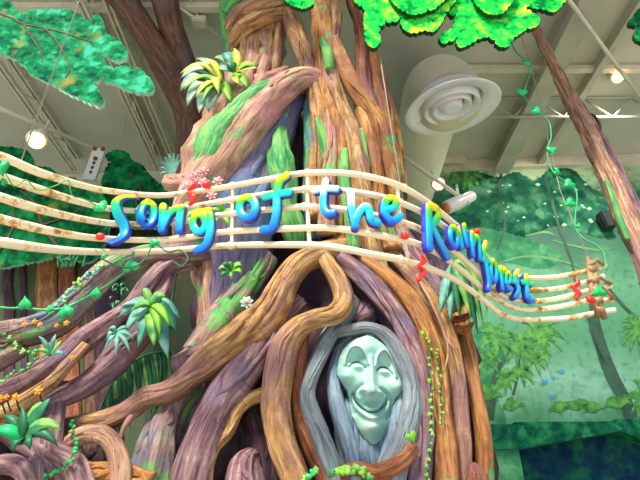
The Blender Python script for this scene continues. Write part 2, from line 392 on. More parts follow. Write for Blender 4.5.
def mural_wall_mat():
    m, nt, b = newmat('misty_rainforest_mural_paint', .65); L = nt.links.new
    tc = N(nt, 'ShaderNodeTexCoord'); sx = N(nt, 'ShaderNodeSeparateXYZ'); L(tc.outputs['Object'], sx.inputs[0])
    no = N(nt, 'ShaderNodeTexNoise'); no.inputs['Scale'].default_value = 1.3; no.inputs['Detail'].default_value = 8; no.inputs['Roughness'].default_value = .62; L(tc.outputs['Object'], no.inputs['Vector'])
    n2 = N(nt, 'ShaderNodeTexNoise'); n2.inputs['Scale'].default_value = 9; n2.inputs['Detail'].default_value = 5; L(tc.outputs['Object'], n2.inputs['Vector'])
    # sky of the painting: pale yellow green band along the top, canopy, mist below
    ad = N(nt, 'ShaderNodeMath', operation='MULTIPLY_ADD'); ad.inputs[1].default_value = 1.1; L(no.outputs['Fac'], ad.inputs[0])
    hz = N(nt, 'ShaderNodeMapRange'); hz.inputs[1].default_value = 2.8; hz.inputs[2].default_value = 8.6; hz.inputs[3].default_value = -.16; hz.inputs[4].default_value = .84; L(sx.outputs[2], hz.inputs[0]); L(hz.outputs[0], ad.inputs[2])
    ad.inputs[1].default_value = .32
    r = ramp(nt, [(.03, '#4f9c6c'), (.13, '#8ccbac'), (.28, '#55a074'), (.48, '#64ab80'), (.58, '#3f8060'), (.68, '#2a6450'), (.82, '#39775a'), (.88, '#a4c798'), (1, '#cbdaaa')], ad.outputs[0])
    m2 = N(nt, 'ShaderNodeMapRange'); m2.inputs[1].default_value = .52; m2.inputs[2].default_value = .68; m2.inputs[4].default_value = .5; L(n2.outputs['Fac'], m2.inputs[0])
    L(mixc(nt, m2.outputs[0], r.outputs[0], lin('#2e7a4c')), b.inputs['Base Color'])
    return m
bm = bmesh.new()
d = (WB-WA).normalized(); bk = -WN*.2
q = [WA, WB, WB+bk, WA+bk]
lo = [bm.verts.new(v) for v in q]; hi = [bm.verts.new(v+V((0, 0, CEIL))) for v in q]
for i in range(4): bm.faces.new((lo[i], lo[(i+1) % 4], hi[(i+1) % 4], hi[i]))
bm.faces.new(lo); bm.faces.new(hi)
tag(bm_obj('wall_back', bm, mural_wall_mat(), smooth=False), kind='structure')

def along_wall_box(name, px0, px1, py, depth, height, mat, dz=0):
    a = W(px0, py); b_ = W(px1, py); z = a.z
    bm = bmesh.new(); q = [V((a.x, a.y, 0)), V((b_.x, b_.y, 0)), V((b_.x, b_.y, 0))+WN*depth, V((a.x, a.y, 0))+WN*depth]
    lo = [bm.verts.new(v+V((0, 0, z+dz-height))) for v in q]; hi = [bm.verts.new(v+V((0, 0, z+dz))) for v in q]
    for i in range(4): bm.faces.new((lo[i], lo[(i+1) % 4], hi[(i+1) % 4], hi[i]))
    bm.faces.new(lo); bm.faces.new(hi)
    return bm_obj(name, bm, mat, smooth=False)
bm = bmesh.new()
a = WA+V((0, 0, CEIL-.26)); 
q = [WA, WB, WB+WN*.12, WA+WN*.12]
lo = [bm.verts.new(v+V((0, 0, CEIL-.24))) for v in q]; hi = [bm.verts.new(v+V((0, 0, CEIL-.01))) for v in q]
for i in range(4): bm.faces.new((lo[i], lo[(i+1) % 4], hi[(i+1) % 4], hi[i]))
bm.faces.new(lo); bm.faces.new(hi)
tag(bm_obj('trim_1', bm, M['steel'], smooth=False), kind='structure')

# beams and joists running away from the viewer
def ceil_pt(px, py, drop):
    x = (px-320)/F; y = (240-py)/F
    k = (CEIL-drop-CAMZ)/(SI+y*CO); return V((x*k, (CO-y*SI)*k, CEIL-drop))
def ibeam(name, X, wdt, h, y0=3.45, y1=8.6, mat=None):
    bm = bmesh.new()
    z1 = CEIL; z0 = CEIL-h
    box_bm(bm, (X-wdt/2, y0, z0), (X+wdt/2, y1, z0+.05)); box_bm(bm, (X-wdt/2, y0, z1-.05), (X+wdt/2, y1, z1)); box_bm(bm, (X-.05, y0, z0+.05), (X+.05, y1, z1-.05))
    return tag(bm_obj(name, bm, mat or M['beam'], smooth=False), kind='structure')
def truss(name, X, h, y0=3.45, y1=8.6):
    bm = bmesh.new(); z0 = CEIL-h
    for dx in (-.05, .03): box_bm(bm, (X+dx, y0, z0), (X+dx+.035, y1, z0+.07)); box_bm(bm, (X+dx, y0, CEIL-.08), (X+dx+.035, y1, CEIL))
    n = int((y1-y0)/.55)
    for i in range(n):
        a = V((X, y0+(y1-y0)*i/n, z0+.03 if i % 2 else CEIL-.05)); b_ = V((X, y0+(y1-y0)*(i+1)/n, CEIL-.05 if i % 2 else z0+.03))
        tube_bm(bm, [a, b_], [.014, .014], 6)
    return tag(bm_obj(name, bm, M['steel'], smooth=False), kind='structure')
ibeam('ceiling_beam', ceil_pt(548, 82, .45).x+.02, .34, .45)
X = ceil_pt(612, 30, .28).x
ibeam('ceiling_beam', ceil_pt(572, 62, .2).x+.55, .12, .2)
truss('roof_joist', ceil_pt(105, 58, .35).x, .35)
truss('roof_joist', ceil_pt(22, 100, .4).x, .4)
truss('roof_joist', ceil_pt(130, 60, .22).x, .22)
# cross members
for (px, py, x0, x1, hh, dr, mt) in ((100, 10, -7.5, -.9, .12, .16, 'steel'), (600, 71, 2.45, 9, .10, .14, 'steel'), (440, 162, 1.0, 3.1, .12, .2, 'steel')):
    c = ceil_pt(px, py, dr); bm = bmesh.new(); box_bm(bm, (x0, c.y-.05, CEIL-dr), (x1, c.y+.05, CEIL-dr+hh))
    box_bm(bm, (x0, c.y-.015, CEIL-dr+hh), (x1, c.y+.015, CEIL))
    tag(bm_obj('ceiling_purlin', bm, M[mt], smooth=False), kind='structure')
# open-web joist across on the right
bm = bmesh.new(); c = ceil_pt(600, 117, .5)
tube_bm(bm, [V((2.6, c.y, CEIL-.5)), V((8, c.y, CEIL-.5))], [.03, .03], 8); tube_bm(bm, [V((2.6, c.y, CEIL-.03)), V((8, c.y, CEIL-.03))], [.03, .03], 8)
for i in range(6):
    x0 = 2.6+i*.9
    tube_bm(bm, [V((x0, c.y, CEIL-.5)), V((x0+.45, c.y, CEIL-.03))], [.02, .02], 6); tube_bm(bm, [V((x0+.45, c.y, CEIL-.03)), V((x0+.9, c.y, CEIL-.5))], [.02, .02], 6)
tag(bm_obj('roof_joist', bm, M['beam']), kind='structure')
# conduits
def conduit(name, pts, r, label, mat='steel'):
    o = rod(name, pts, r, M[mat]); return tag(o, label, 'pipe')
a, b_ = ceil_pt(172, 3, .22), ceil_pt(226, 40, .22)
d_ = (b_-a)
conduit('ceiling_conduit', [a-d_*.3, b_+d_*.35], .03, 'cream conduit crossing the ceiling just left of the tree top')
t = thing('junction_box', 'cream junction box on the conduit left of the tree top', 'junction box')
j = ceil_pt(200, 22, .25)
bm = bmesh.new(); box_bm(bm, j-V((.11, .09, .07)), j+V((.11, .09, .05))); bmesh.ops.bevel(bm, geom=bm.edges[:], offset=.015, segments=2, affect='EDGES'); bm_obj('box_body', bm, M['steel'], t, False)
rod('loop_cable', [j, j+V((-.06, -.1, .12)), j+V((-.1, -.25, .16)), j+V((-.02, -.35, .2))], .013, M['steel'], t, 6, 5)
a, b_ = P(-8, 105, 5.2), P(105, 152.5, 6.4)
pipe_l = conduit('lighting_pipe', [a+(a-b_)*.3, b_], .035, 'long cream pipe sloping across the upper left above the staff')
a, b_ = ceil_pt(563, -8, .6), ceil_pt(617, 66, .6)
conduit('lighting_pipe', [a+(a-b_)*.5, b_+(b_-a)*.9], .03, 'cream pipe carrying the lit lamp at the upper right')
a, b_ = P(388, 146, 6.0), P(470, 204, 6.2)
conduit('lighting_pipe', [a+(a-b_)*.2, b_], .03, 'cream pipe behind the tree sloping down below the round duct')

# lamps
def lamp(px, py, Y, label, aim, r=.09, e=60, beam=None):
    t = thing('track_lamp', label, 'lamp', 'lit track lamps')
    c = P(px, py, Y); aim = V(aim).normalized()
    bm = bmesh.new()
    prof = [(-.34, .055), (-.3, .075), (-.12, .085), (-.02, .12), (0, .125), (0, .11), (-.03, .1)]
    tube_bm(bm, [c+aim*s for s, _ in prof], [q*r/.09 for _, q in prof], 18); bm_obj('housing', bm, M['white'], t)
    bm = bmesh.new(); bmesh.ops.create_uvsphere(bm, u_segments=16, v_segments=10, radius=r*1.05, matrix=Matrix.Translation(c+aim*.03)); bm_obj('bulb', bm, M['bulb'], t)
    rod('bracket', [c-aim*.25, c-aim*.3+V((0, .03, .12)), c-aim*.3+V((0, .05, .3))], .016, M['steel'], t, 6, 4)
    spot('lamp_light', c+aim*.2, V(beam or aim), e)
lamp(37, 140, 5.1, 'lit lamp with warm glow at the upper left above the bamboo staff', (.25, -.55, -.8), .1, 160)
lamp(617, 77, 6.2, 'lit lamp at the end of the pipe in the upper right corner', (-.1, -.5, -.85), .085, 420, (-.15, .6, -.9))
lamp(438, 184, 6.6, 'small lit lamp behind the staff below the round duct', (-.05, -.8, -.6), .085, 240, (.5, .6, -.9))
# spot housing beside the small lamp
t = thing('spotlight', 'white cylinder spotlight with an orange front end hanging beside the small lit lamp', 'lamp')
a, b_ = P(446, 208, 6.1), P(472, 196, 6.3)
dd = (b_-a); L_ = dd.length; dd.normalize()
bm = bmesh.new(); tube_bm(bm, [a, a+dd*.02, a+dd*L_*.6, a+dd*L_*.62, b_], [.085, .1, .1, .085, .08], 18); bm_obj('housing', bm, M['white'], t)
bm = bmesh.new(); tube_bm(bm, [a-dd*.03, a+dd*.03], [.08, .08], 18); bm_obj('lens_ring', bm, plain('orange_gel', '#e08850', .4), t)
rod('bracket', [(a+b_)/2+V((0, 0, .09)), (a+b_)/2+V((0, 0, .3))], .02, M['steel'], t)
# white bracket box at the left pipe end
t = thing('hanging_bracket', 'white slotted metal bracket hanging at the end of the upper left pipe', 'bracket')
a, b_ = P(100, 149, 6.3), P(88, 184, 6.3)
ax = (b_-a).normalized(); sd_ = V((0, -1, 0)).cross(ax).normalized()
bm = bmesh.new()
def obox(bm, c, ax, sd, L, wd, th):
    nn = ax.cross(sd).normalized()
    vs = [bm.verts.new(c+ax*i*L+sd*j*wd+nn*k*th) for i in (0, 1) for j in (-1, 1) for k in (-1, 1)]
    for q in ((0, 1, 3, 2), (4, 6, 7, 5), (0, 4, 5, 1), (2, 3, 7, 6), (0, 2, 6, 4), (1, 5, 7, 3)): bm.faces.new([vs[i] for i in q])
obox(bm, a, ax, sd_, .62, .1, .03); bm_obj('plate', bm, M['white'], t, False)
for k in range(3):
    bm = bmesh.new(); obox(bm, a+ax*(.28+k*.09)+V((0, -.035, 0)), ax, sd_, .05, .015, .01); bm_obj('slot', bm, M['black'], t, False)
for k, s_ in ((.03, .07), (.03, -.06), (.22, .0)):
    bm = bmesh.new(); bmesh.ops.create_uvsphere(bm, u_segments=10, v_segments=6, radius=.035, matrix=Matrix.Translation(a+ax*k+sd_*s_+V((0, -.04, 0)))); bm_obj('rusty_bolt', bm, M['rust'], t)

# duct
t = thing('air_duct', 'large beige round air duct with a white ringed diffuser right of the tree', 'air duct')
dc = P(452, 108, 5.4)
R0 = .5
path = [V((dc.x+.02, 8.84, dc.z+.93)), V((dc.x, 7.4, dc.z+.96)), V((dc.x-.02, 6.5, dc.z+.98)), V((dc.x-.04, 6.0, dc.z+.9)), V((dc.x-.04, 5.66, dc.z+.66)), V((dc.x-.02, 5.5, dc.z+.38)), V((dc.x, 5.42, dc.z+.12))]
sm = [V(p) for p in cr([tuple(p) for p in path], 6)]
bm = bmesh.new(); tube_bm(bm, sm, [R0]*len(sm), 36); bm_obj('duct_pipe', bm, M['duct'], t)
tilt = Matrix.Rotation(math.radians(9), 4, 'X') @ Matrix.Rotation(math.radians(-7), 4, 'Y')
def lathe(name, prof, mat, parent, c, mtx, seg=48):
    bm = bmesh.new(); rings = []
    for r, z in prof: rings.append([bm.verts.new(c+mtx@V((.92*r*math.cos(2*math.pi*k/seg), .92*r*math.sin(2*math.pi*k/seg), .92*z))) for k in range(seg)])
    for i in range(len(prof)-1):
        for k in range(seg): bm.faces.new((rings[i][k], rings[i][(k+1) % seg], rings[i+1][(k+1) % seg], rings[i+1][k]))
    return bm_obj(name, bm, mat, parent)
df = lathe('diffuser', [(.54, .16), (.6, .08), (.735, .0), (.75, -.02), (.735, -.035), (.62, .02), (.52, .03), (.5, .1), (.5, .25)], M['diff'], t, dc, tilt)
lathe('diffuser_ring', [(.455, .22), (.44, .0), (.425, -.03), (.405, -.02), (.37, .06), (.36, .1)], M['diff'], df, dc, tilt)
lathe('diffuser_ring', [(.335, .2), (.31, .0), (.295, -.035), (.27, -.02), (.22, .05), (.21, .1)], M['diff'], df, dc, tilt)
lathe('diffuser_ring', [(.19, .18), (.165, .0), (.14, -.04), (.06, -.02), (.0005, -.015)], M['diff'], df, dc, tilt)
lathe('back_plate', [(.5, .2), (.0005, .2)], plain('dark_duct_inside', '#48525e', .6), df, dc, tilt)
# ------------------------------------------------------------------ cut-out scenery
def inside(x, y, poly):
    c_ = False; n = len(poly)
    for i in range(n):
        x1, y1 = poly[i]; x2, y2 = poly[i-1]
        if (y1 > y) != (y2 > y) and x < (x2-x1)*(y-y1)/(y2-y1+1e-12)+x1: c_ = not c_
    return c_
def pdist(x, y, poly):
    best = 1e9
    for i in range(len(poly)):
        x1, y1 = poly[i-1]; x2, y2 = poly[i]; dx, dy = x2-x1, y2-y1
        t_ = max(0, min(1, ((x-x1)*dx+(y-y1)*dy)/(dx*dx+dy*dy+1e-12))); best = min(best, (x-x1-t_*dx)**2+(y-y1-t_*dy)**2)
    return math.sqrt(best)
def leafy_bm(outline, place, back, lobe, seed, st=1.0, inset=3.2, mi=1):
    """leafy outline = the polygon, slightly shrunk, joined with round lobes sitting along its edge; place(px, py) gives the world point"""
    rnd = random.Random(seed)
    poly = cr(outline+[outline[0]], 4)[:-1]; lobes = []; acc = 0; n = len(poly)
    nxt = 0
    for i in range(n):
        a = poly[i]; b_ = poly[(i+1) % n]; l = math.hypot(b_[0]-a[0], b_[1]-a[1]); t_ = nxt
        while t_ < l:
            r = lobe*rnd.uniform(.55, 1.15)*.62; k = t_/l; x, y = a[0]+(b_[0]-a[0])*k, a[1]+(b_[1]-a[1])*k
            dx, dy = (b_[1]-a[1])/l, -(b_[0]-a[0])/l
            for sgn in (1, -1):
                if inside(x+dx*sgn*.8, y+dy*sgn*.8, poly): lobes.append((x+dx*sgn*r*.75, y+dy*sgn*r*.75, r)); break
            t_ += lobe*rnd.uniform(.6, 1.0)
        nxt = t_-l
    x0 = min(p[0] for p in poly)-lobe; x1 = max(p[0] for p in poly)+lobe; y0 = min(p[1] for p in poly)-lobe; y1 = max(p[1] for p in poly)+lobe
    nx, ny = int((x1-x0)/st)+1, int((y1-y0)/st)+1; fld = {}
    for i in range(nx+1):
        for j in range(ny+1):
            x, y = x0+i*st, y0+j*st; d_ = pdist(x, y, poly); f = (d_ if inside(x, y, poly) else -d_)-inset
            if f < 3:
                for lx, ly, r in lobes:
                    if abs(lx-x) < r+2 and abs(ly-y) < r+2: f = max(f, r-math.hypot(lx-x, ly-y))
            fld[i, j] = f if abs(f) > 1e-4 else 1e-4
    bm = bmesh.new(); vs = {}
    def vert(key, x, y):
        if key not in vs: vs[key] = bm.verts.new(place(x, y))
        return vs[key]
    for i in range(nx):
        for j in range(ny):
            cs_ = [(i, j), (i+1, j), (i+1, j+1), (i, j+1)]; out = []
            for k in range(4):
                a, b_ = cs_[k], cs_[(k+1) % 4]; fa, fb = fld[a], fld[b_]
                if fa > 0: out.append(vert(a, x0+a[0]*st, y0+a[1]*st))
                if (fa > 0) != (fb > 0):
                    t_ = fa/(fa-fb); out.append(vert(tuple(sorted((a, b_))), x0+(a[0]+(b_[0]-a[0])*t_)*st, y0+(a[1]+(b_[1]-a[1])*t_)*st))
            if len(out) >= 3:
                try: bm.faces.new(out)
                except ValueError: pass
    if back is not None:
        fs = bm.faces[:]; be = [e for e in bm.edges if len(e.link_faces) == 1]
        r_ = bmesh.ops.extrude_edge_only(bm, edges=be)
        nv = [g for g in r_['geom'] if isinstance(g, bmesh.types.BMVert)]
        for g in r_['geom']:
            if isinstance(g, bmesh.types.BMFace): g.material_index = mi
        for v in nv: v.co += back
        be2 = [e for e in bm.edges if len(e.link_faces) == 1]
        bmesh.ops.holes_fill(bm, edges=be2)
    return bm
def cutout(name, outline, Y, mats, parent, thick=.04, lobe=5, amp=2.6, seed=1):
    """thick plywood cut-out on an upright board at distance Y"""
    bm = leafy_bm(outline, lambda x, y: P(x, y, Y), V((0, thick, 0)), lobe, seed)
    return bm_obj(name, bm, mats, parent, smooth=False)
def wires(parent, pts):
    for px, py, Y in pts:
        a = P(px, py, Y); rod('hanger_wire', [a, V((a.x, a.y, CEIL))], .005, M['wire'], parent, 5)

A = [(-18, -8), (6, 0), (14, 8), (22, 14), (30, 11), (45, 10), (58, 10), (72, 12), (82, 17), (88, 20), (97, 15), (102, 22), (105, 33), (118, 40), (125, 48), (126, 56), (115, 60), (108, 55), (100, 54), (104, 62), (112, 68), (126, 66), (138, 68), (150, 80), (152, 89), (140, 92), (125, 88), (113, 82), (108, 82), (98, 80), (96, 88), (103, 103), (90, 102), (78, 97), (60, 88), (45, 80), (30, 72), (20, 62), (0, 52), (-18, 48)]
t = thing('foliage_panel', 'big teal green cut-out foliage with painted dark branches at the top left corner', 'foliage panel')
cutout('foliage_board', A, 4.1, [M['fol_teal'], M['fol_edge']], t, .05, 9, 2.2, 3)
def paint_branch(parent, pts, Y, r, name='painted_branch'):
    sm = cr(pts, 6); bm = bmesh.new(); wp = [P(a, b_, Y) for a, b_ in sm]
    tube_bm(bm, wp, [S(100, Y)*r*(1-.6*i/len(wp)) for i in range(len(wp))], 6, flat=.25, nrm=(0, -1, 0)); bm_obj(name, bm, M['brown'], parent)
paint_branch(t, [(-10, 10), (10, 17), (24, 24), (45, 28), (65, 33), (92, 42)], 4.095, 1.6)
paint_branch(t, [(24, 24), (32, 38), (41, 52), (42, 62)], 4.095, 1.2); paint_branch(t, [(45, 28), (57, 42), (66, 57), (70, 68), (65, 78)], 4.095, 1.2)
wires(t, [(60, 12, 4.12), (10, 5, 4.12)])

t = thing('foliage_panel', 'vivid lime green cut-out leaf canopy hanging along the top right of the tree', 'foliage panel')
D1 = [(352, -12), (356, 3), (365, 9), (364, 24), (366, 40), (373, 47), (380, 43), (379, 32), (384, 24), (392, 22), (400, 21), (405, 30), (415, 33), (425, 30), (434, 31), (441, 22), (446, 14), (452, -12)]
D2 = [(440, -12), (446, 10), (455, 18), (452, 28), (441, 35), (443, 42), (455, 40), (459, 46), (470, 44), (480, 38), (490, 37), (498, 45), (507, 46), (514, 38), (525, 30), (537, 25), (539, 18), (530, 10), (520, -12)]
D3 = [(505, -12), (520, 6), (535, 8), (545, 9), (555, 11), (562, 5), (567, -2), (568, -12)]
cutout('leaf_cluster', D1, 3.95, [M['fol_vivid'], M['fol_vivid_edge']], t, .06, 7, 2.6, 5)
cutout('leaf_cluster', D2, 4.02, [M['fol_vivid'], M['fol_vivid_edge']], t, .06, 7, 2.6, 6)
cutout('leaf_cluster', D3, 4.1, [M['fol_vivid'], M['fol_vivid_edge']], t, .06, 7, 2.2, 7)
cutout('leaf_cluster', [(385, -12), (395, 4), (410, 14), (425, 12), (438, 6), (448, -12)], 3.88, [M['fol_vivid'], M['fol_vivid_edge']], t, .05, 6, 2.4, 8)
cutout('leaf_cluster', [(470, -12), (478, 6), (492, 14), (506, 10), (515, -12)], 3.94, [M['fol_vivid'], M['fol_vivid_edge']], t, .05, 6, 2.4, 9)
wires(t, [(400, 2, 4.0), (500, 2, 4.07)])
t = thing('foliage_panel', 'small bright green cut-out leaf tip over the tree top between its two trunks', 'foliage panel')
cutout('leaf_cluster', [(278, -14), (284, -2), (290, 4), (302, 8), (310, 6), (313, 1), (306, -14)], 3.9, [M['fol_vivid'], M['fol_vivid_edge']], t, .05, 5, 1.5, 10); wires(t, [(292, -6, 3.92)])
t = thing('foliage_panel', 'green cut-out leaf cluster at the right edge beside the upper right lamp', 'foliage panel')
cutout('leaf_cluster', [(652, 4), (640, 8), (634, 15), (630, 24), (637, 27), (634, 36), (641, 42), (652, 40)], 4.2, [M['fol_deep'], M['fol_vivid_edge']], t, .05, 5, 1.5, 11); wires(t, [(645, 10, 4.22)])
t = thing('foliage_panel', 'dark green cut-out treetop rising behind the staff above the letter S', 'foliage panel')
Bp = [(101, 225), (101, 190), (103, 176), (108, 163), (106, 155), (116, 150), (127, 153), (132, 160), (142, 165), (150, 175), (158, 182), (166, 190), (166, 225)]
cutout('foliage_board', Bp, 5.9, [M['fol_deep'], M['fol_edge']], t, .05, 5, 1.8, 12); wires(t, [(118, 155, 5.92)])
paint_branch(t, [(140, 215), (136, 200), (140, 188), (130, 172)], 5.89, 1.2)
t = thing('foliage_panel', 'broad dark green cut-out foliage behind the left end of the bamboo staff', 'foliage panel')
Cp = [(-20, 146), (8, 147), (25, 150), (32, 158), (36, 166), (50, 168), (62, 178), (75, 178), (90, 192), (103, 196), (108, 215), (106, 240), (90, 262), (60, 256), (30, 262), (-20, 258)]
cutout('foliage_board', Cp, 5.7, [M['fol_deep'], M['fol_edge']], t, .05, 6, 2.2, 13); wires(t, [(20, 152, 5.72)])
paint_branch(t, [(60, 250), (42, 225), (36, 205), (20, 190)], 5.69, 1.5); paint_branch(t, [(42, 225), (70, 215), (85, 205)], 5.69, 1.2); paint_branch(t, [(0, 250), (14, 225), (12, 205)], 5.69, 1.2)

# left scenery flat: tall forest trunks and undergrowth behind the roots
def flat_mat():
    m, nt, b = newmat('painted_forest_flat', .7); L = nt.links.new
    tc = N(nt, 'ShaderNodeTexCoord'); mp = N(nt, 'ShaderNodeMapping'); mp.inputs['Scale'].default_value = (2.2, 1, .25); L(tc.outputs['Object'], mp.inputs[0])
    no = N(nt, 'ShaderNodeTexNoise'); no.inputs['Scale'].default_value = 1.6; no.inputs['Detail'].default_value = 6; L(mp.outputs[0], no.inputs['Vector'])
    r = ramp(nt, [(.3, '#16241e'), (.42, '#2f4a34'), (.52, '#5a5a3a'), (.62, '#3c5a3e'), (.75, '#6f7a50')], no.outputs['Fac'])
    L(r.outputs[0], b.inputs['Base Color']); return m
t = thing('scenery_flat', 'tall painted flat of dim jungle trunks behind the left roots', 'scenery')
a, b_ = P(-90, 205, 6.2), P(240, 205, 6.2)
bm = bmesh.new(); box_bm(bm, (a.x, 6.2, 0), (b_.x, 6.28, a.z)); bm_obj('painted_board', bm, flat_mat(), t, False)
for (px, wpx, mt) in ((8, 5, 'deep'), (47, 11, 'orange'), (68, 9, 'rust'), (22, 3, 'deep'), (105, 12, 'deep'), (88, 6, 'brown')):
    bm = bmesh.new(); pts = [P(px+random.uniform(-2, 2)+.02*(yy-250), yy, 6.18) for yy in range(205, 470, 26)]
    tube_bm(bm, pts, [wpx*S(300, 6.18)]*len(pts), 10, flat=.08, nrm=(0, -1, 0), rough=.1); bm_obj('painted_trunk', bm, M[mt], t)

# ------------------------------------------------------------------ mural paint on the back wall (flat in the place itself)
mur = thing('forest_mural', 'misty green rainforest mural painted on the back wall right of the tree', 'mural')
def flat_poly(bm, pts2, off):
    vs = [bm.verts.new(W(x, y, off)) for x, y in pts2]; bm.faces.new(vs)
def stroke(bm, pts, ws, off):
    sm = cr([(a, b_, w_) for (a, b_), w_ in zip(pts, ws)], 5); L_ = []; R_ = []
    for i, (x, y, w_) in enumerate(sm):
        x2, y2, _ = sm[min(i+1, len(sm)-1)]; x1, y1, _ = sm[max(i-1, 0)]
        dx, dy = x2-x1, y2-y1; l = math.hypot(dx, dy) or 1; nx, ny = -dy/l*w_, dx/l*w_
        L_.append(bm.verts.new(W(x+nx, y+ny, off))); R_.append(bm.verts.new(W(x-nx, y-ny, off)))
    for i in range(len(sm)-1): bm.faces.new((L_[i], L_[i+1], R_[i+1], R_[i]))
P_dark = plain('mural_dark_trunk', '#355c48', .7, .25, 5)
P_can = foliage('mural_canopy_green', ['#164a3a', '#226048', '#357a58', '#5c9c74'], 3, None, 0, 7)
P_can2 = foliage('mural_mid_green', ['#347f5a', '#438e64', '#559e70', '#6aae80'], 3, None, 0, 7)
P_frond = plain('mural_palm_green', '#2e8a40', .7, .3, 9, col2='#68b850')
P_blue = plain('mural_butterfly_blue', '#3aa6e8', .6, .1)
P_gold = plain('mural_grass_green', '#5f9c62', .7, .2, 5)  # green grass streaks belonging to the painting
def blob(name, outline, off, mat, seed, amp=3, lobe=6):
    bm = leafy_bm(outline, lambda x, y: W(x, y, off), None, lobe, seed, 1.6); return bm_obj(name, bm, mat, mur, False)
blob('painted_canopy', [(478, 172), (500, 178), (515, 172), (535, 180), (552, 168), (572, 170), (585, 182), (605, 195), (640, 190), (670, 195), (670, 235), (630, 232), (600, 238), (560, 225), (520, 238), (480, 235), (440, 240), (430, 215), (445, 190)], .004, P_can, 1)
blob('painted_canopy', [(440, 235), (480, 228), (530, 240), (560, 255), (545, 268), (500, 262), (460, 270)], .006, P_can2, 2)
blob('painted_undergrowth', [(470, 330), (490, 326), (505, 334), (512, 350), (500, 372), (497, 395), (505, 425), (470, 425)], .006, P_can2, 4)
bm = bmesh.new()
stroke(bm, [(500, 262), (530, 256), (565, 262), (590, 270)], [.5, 1.3, 1, .3], .008); stroke(bm, [(552, 240), (575, 246), (600, 250), (622, 246)], [.3, 1.1, .9, .3], .008); stroke(bm, [(525, 236), (545, 232), (556, 236)], [.3, 1.2, .3], .008)
bm_obj('painted_grass', bm, P_gold, mur, False)
for pts, ws in (([(592, 300), (597, 330), (604, 355), (613, 378), (624, 398), (632, 418)], [3, 5, 6, 6.5, 6, 7]), ([(588, 315), (594, 340), (604, 362)], [1.5, 1.2, 1]),
                ([(545, 175), (553, 205), (560, 230), (572, 262), (576, 290)], [1.2, 1.4, 1.4, 1.2, 1]), ([(608, 165), (618, 195), (632, 225), (655, 260)], [2, 1.8, 2, 2]),
                ([(502, 168), (500, 195), (505, 225), (497, 250)], [1.4, 1.6, 1.2, 1]), ([(605, 283), (618, 300), (640, 322), (655, 335)], [1.4, 1.6, 1.8, 2]), ([(488, 420), (492, 395), (498, 370), (512, 345)], [6, 5, 2.5, 1.5]), ([(513, 395), (518, 375), (520, 355)], [1.4, 1, .8])):
    bm = bmesh.new(); stroke(bm, pts, ws, .010); bm_obj('painted_trunk', bm, P_dark, mur, False)
def mural_palm(cx, cy, R_, n, seed, a0=0, a1=360):
    rnd = random.Random(seed); bm = bmesh.new()
    for i in range(n):
        a = math.radians(a0+(a1-a0)*(i+rnd.uniform(-.3, .3))/n); r = R_*rnd.uniform(.7, 1.1)
        x1, y1 = cx+math.cos(a)*r*.55, cy+math.sin(a)*r*.55-r*.18; x2, y2 = cx+math.cos(a)*r, cy+math.sin(a)*r+r*.14
        stroke(bm, [(cx, cy), (x1, y1), (x2, y2)], [1, 2.3, .3], .012+.001*(i % 4))
    return bm_obj('painted_palm', bm, P_frond, mur, False)
for a in ((497, 340, 22, 12, 1), (520, 348, 20, 11, 2), (541, 338, 26, 13, 3), (535, 360, 17, 9, 4), (522, 374, 14, 8, 9), (489, 400, 20, 12, 5, 190, 350), (640, 330, 22, 12, 6), (645, 400, 24, 12, 7), (485, 362, 16, 9, 8), (560, 412, 13, 9, 12, 190, 350), (578, 410, 15, 10, 13, 190, 350), (594, 412, 12, 9, 14, 190, 350), (512, 410, 14, 9, 15, 190, 350), (618, 408, 16, 10, 16, 190, 350), (505, 380, 13, 9, 17), (470, 178, 16, 9, 10), (456, 172, 14, 8, 11)): mural_palm(*a)
for i, (x, y) in enumerate(((545, 382), (562, 372), (553, 378), (552, 397), (574, 375), (530, 304))):
    bm = bmesh.new(); r_ = (3.2, 2.6, 2, 2.6, 1.2, 1.5)[i]
    for s_ in (-1, 1): flat_poly(bm, [(x, y), (x+s_*r_*.4, y-r_), (x+s_*r_, y-r_*.8), (x+s_*r_*.7, y), (x+s_*r_*.8, y+r_*.7), (x+s_*r_*.2, y+r_*.5)], .014)
    bm_obj('painted_butterfly', bm, P_blue, mur, False)
rnd = random.Random(4); bm = bmesh.new()
for i in range(26):
    x, y = rnd.uniform(482, 600), rnd.uniform(180, 230); r_ = rnd.uniform(.8, 2)
    flat_poly(bm, [(x-r_*1.6, y), (x, y-r_), (x+r_*1.6, y), (x, y+r_)], .007)
bm_obj('painted_blossom', bm, plain('mural_pale_blossom', '#a8d0b0', .7), mur, False)['kind'] = 'stuff'

# ledge over the doorway below the mural
P_leaf = foliage('painted_leaf_fascia', ['#0a4438', '#125844', '#1c724e', '#328a5a'], 6, None, 0, 12)
P_leafd = foliage('painted_dark_panel', ['#12304a', '#163c58', '#1a504e', '#246a54'], 3, None, 0, 9)
tl, tr = W(470, 424, .55), W(760, 409, .55)
zt = tl.z
def wall_slab(name, x0, x1, z0a, z0b, z1, o0, o1, mat):
    def wp(x, o):
        k = (x-WA.x)/(WB.x-WA.x); p = WA.lerp(WB, k); return V((p.x, p.y, 0))+WN*o
    bm = bmesh.new(); vs = []
    for x, z0 in ((x0, z0a), (x1, z0b)):
        for o in (o0, o1):
            p = wp(x, o); vs += [bm.verts.new((p.x, p.y, z0)), bm.verts.new((p.x, p.y, z1))]
    a = vs
    for q in ((0, 1, 3, 2), (4, 6, 7, 5), (0, 4, 5, 1), (2, 3, 7, 6), (0, 2, 6, 4), (1, 5, 7, 3)): bm.faces.new([a[i] for i in q])
    return bm_obj(name, bm, mat, None, False)
xl = W(480, 430, .5).x
x515 = W(520, 440, .5).x; x625 = W(622, 432, .5).x
zl = W(515, 449, .5).z; zr = W(622, 431, .5).z
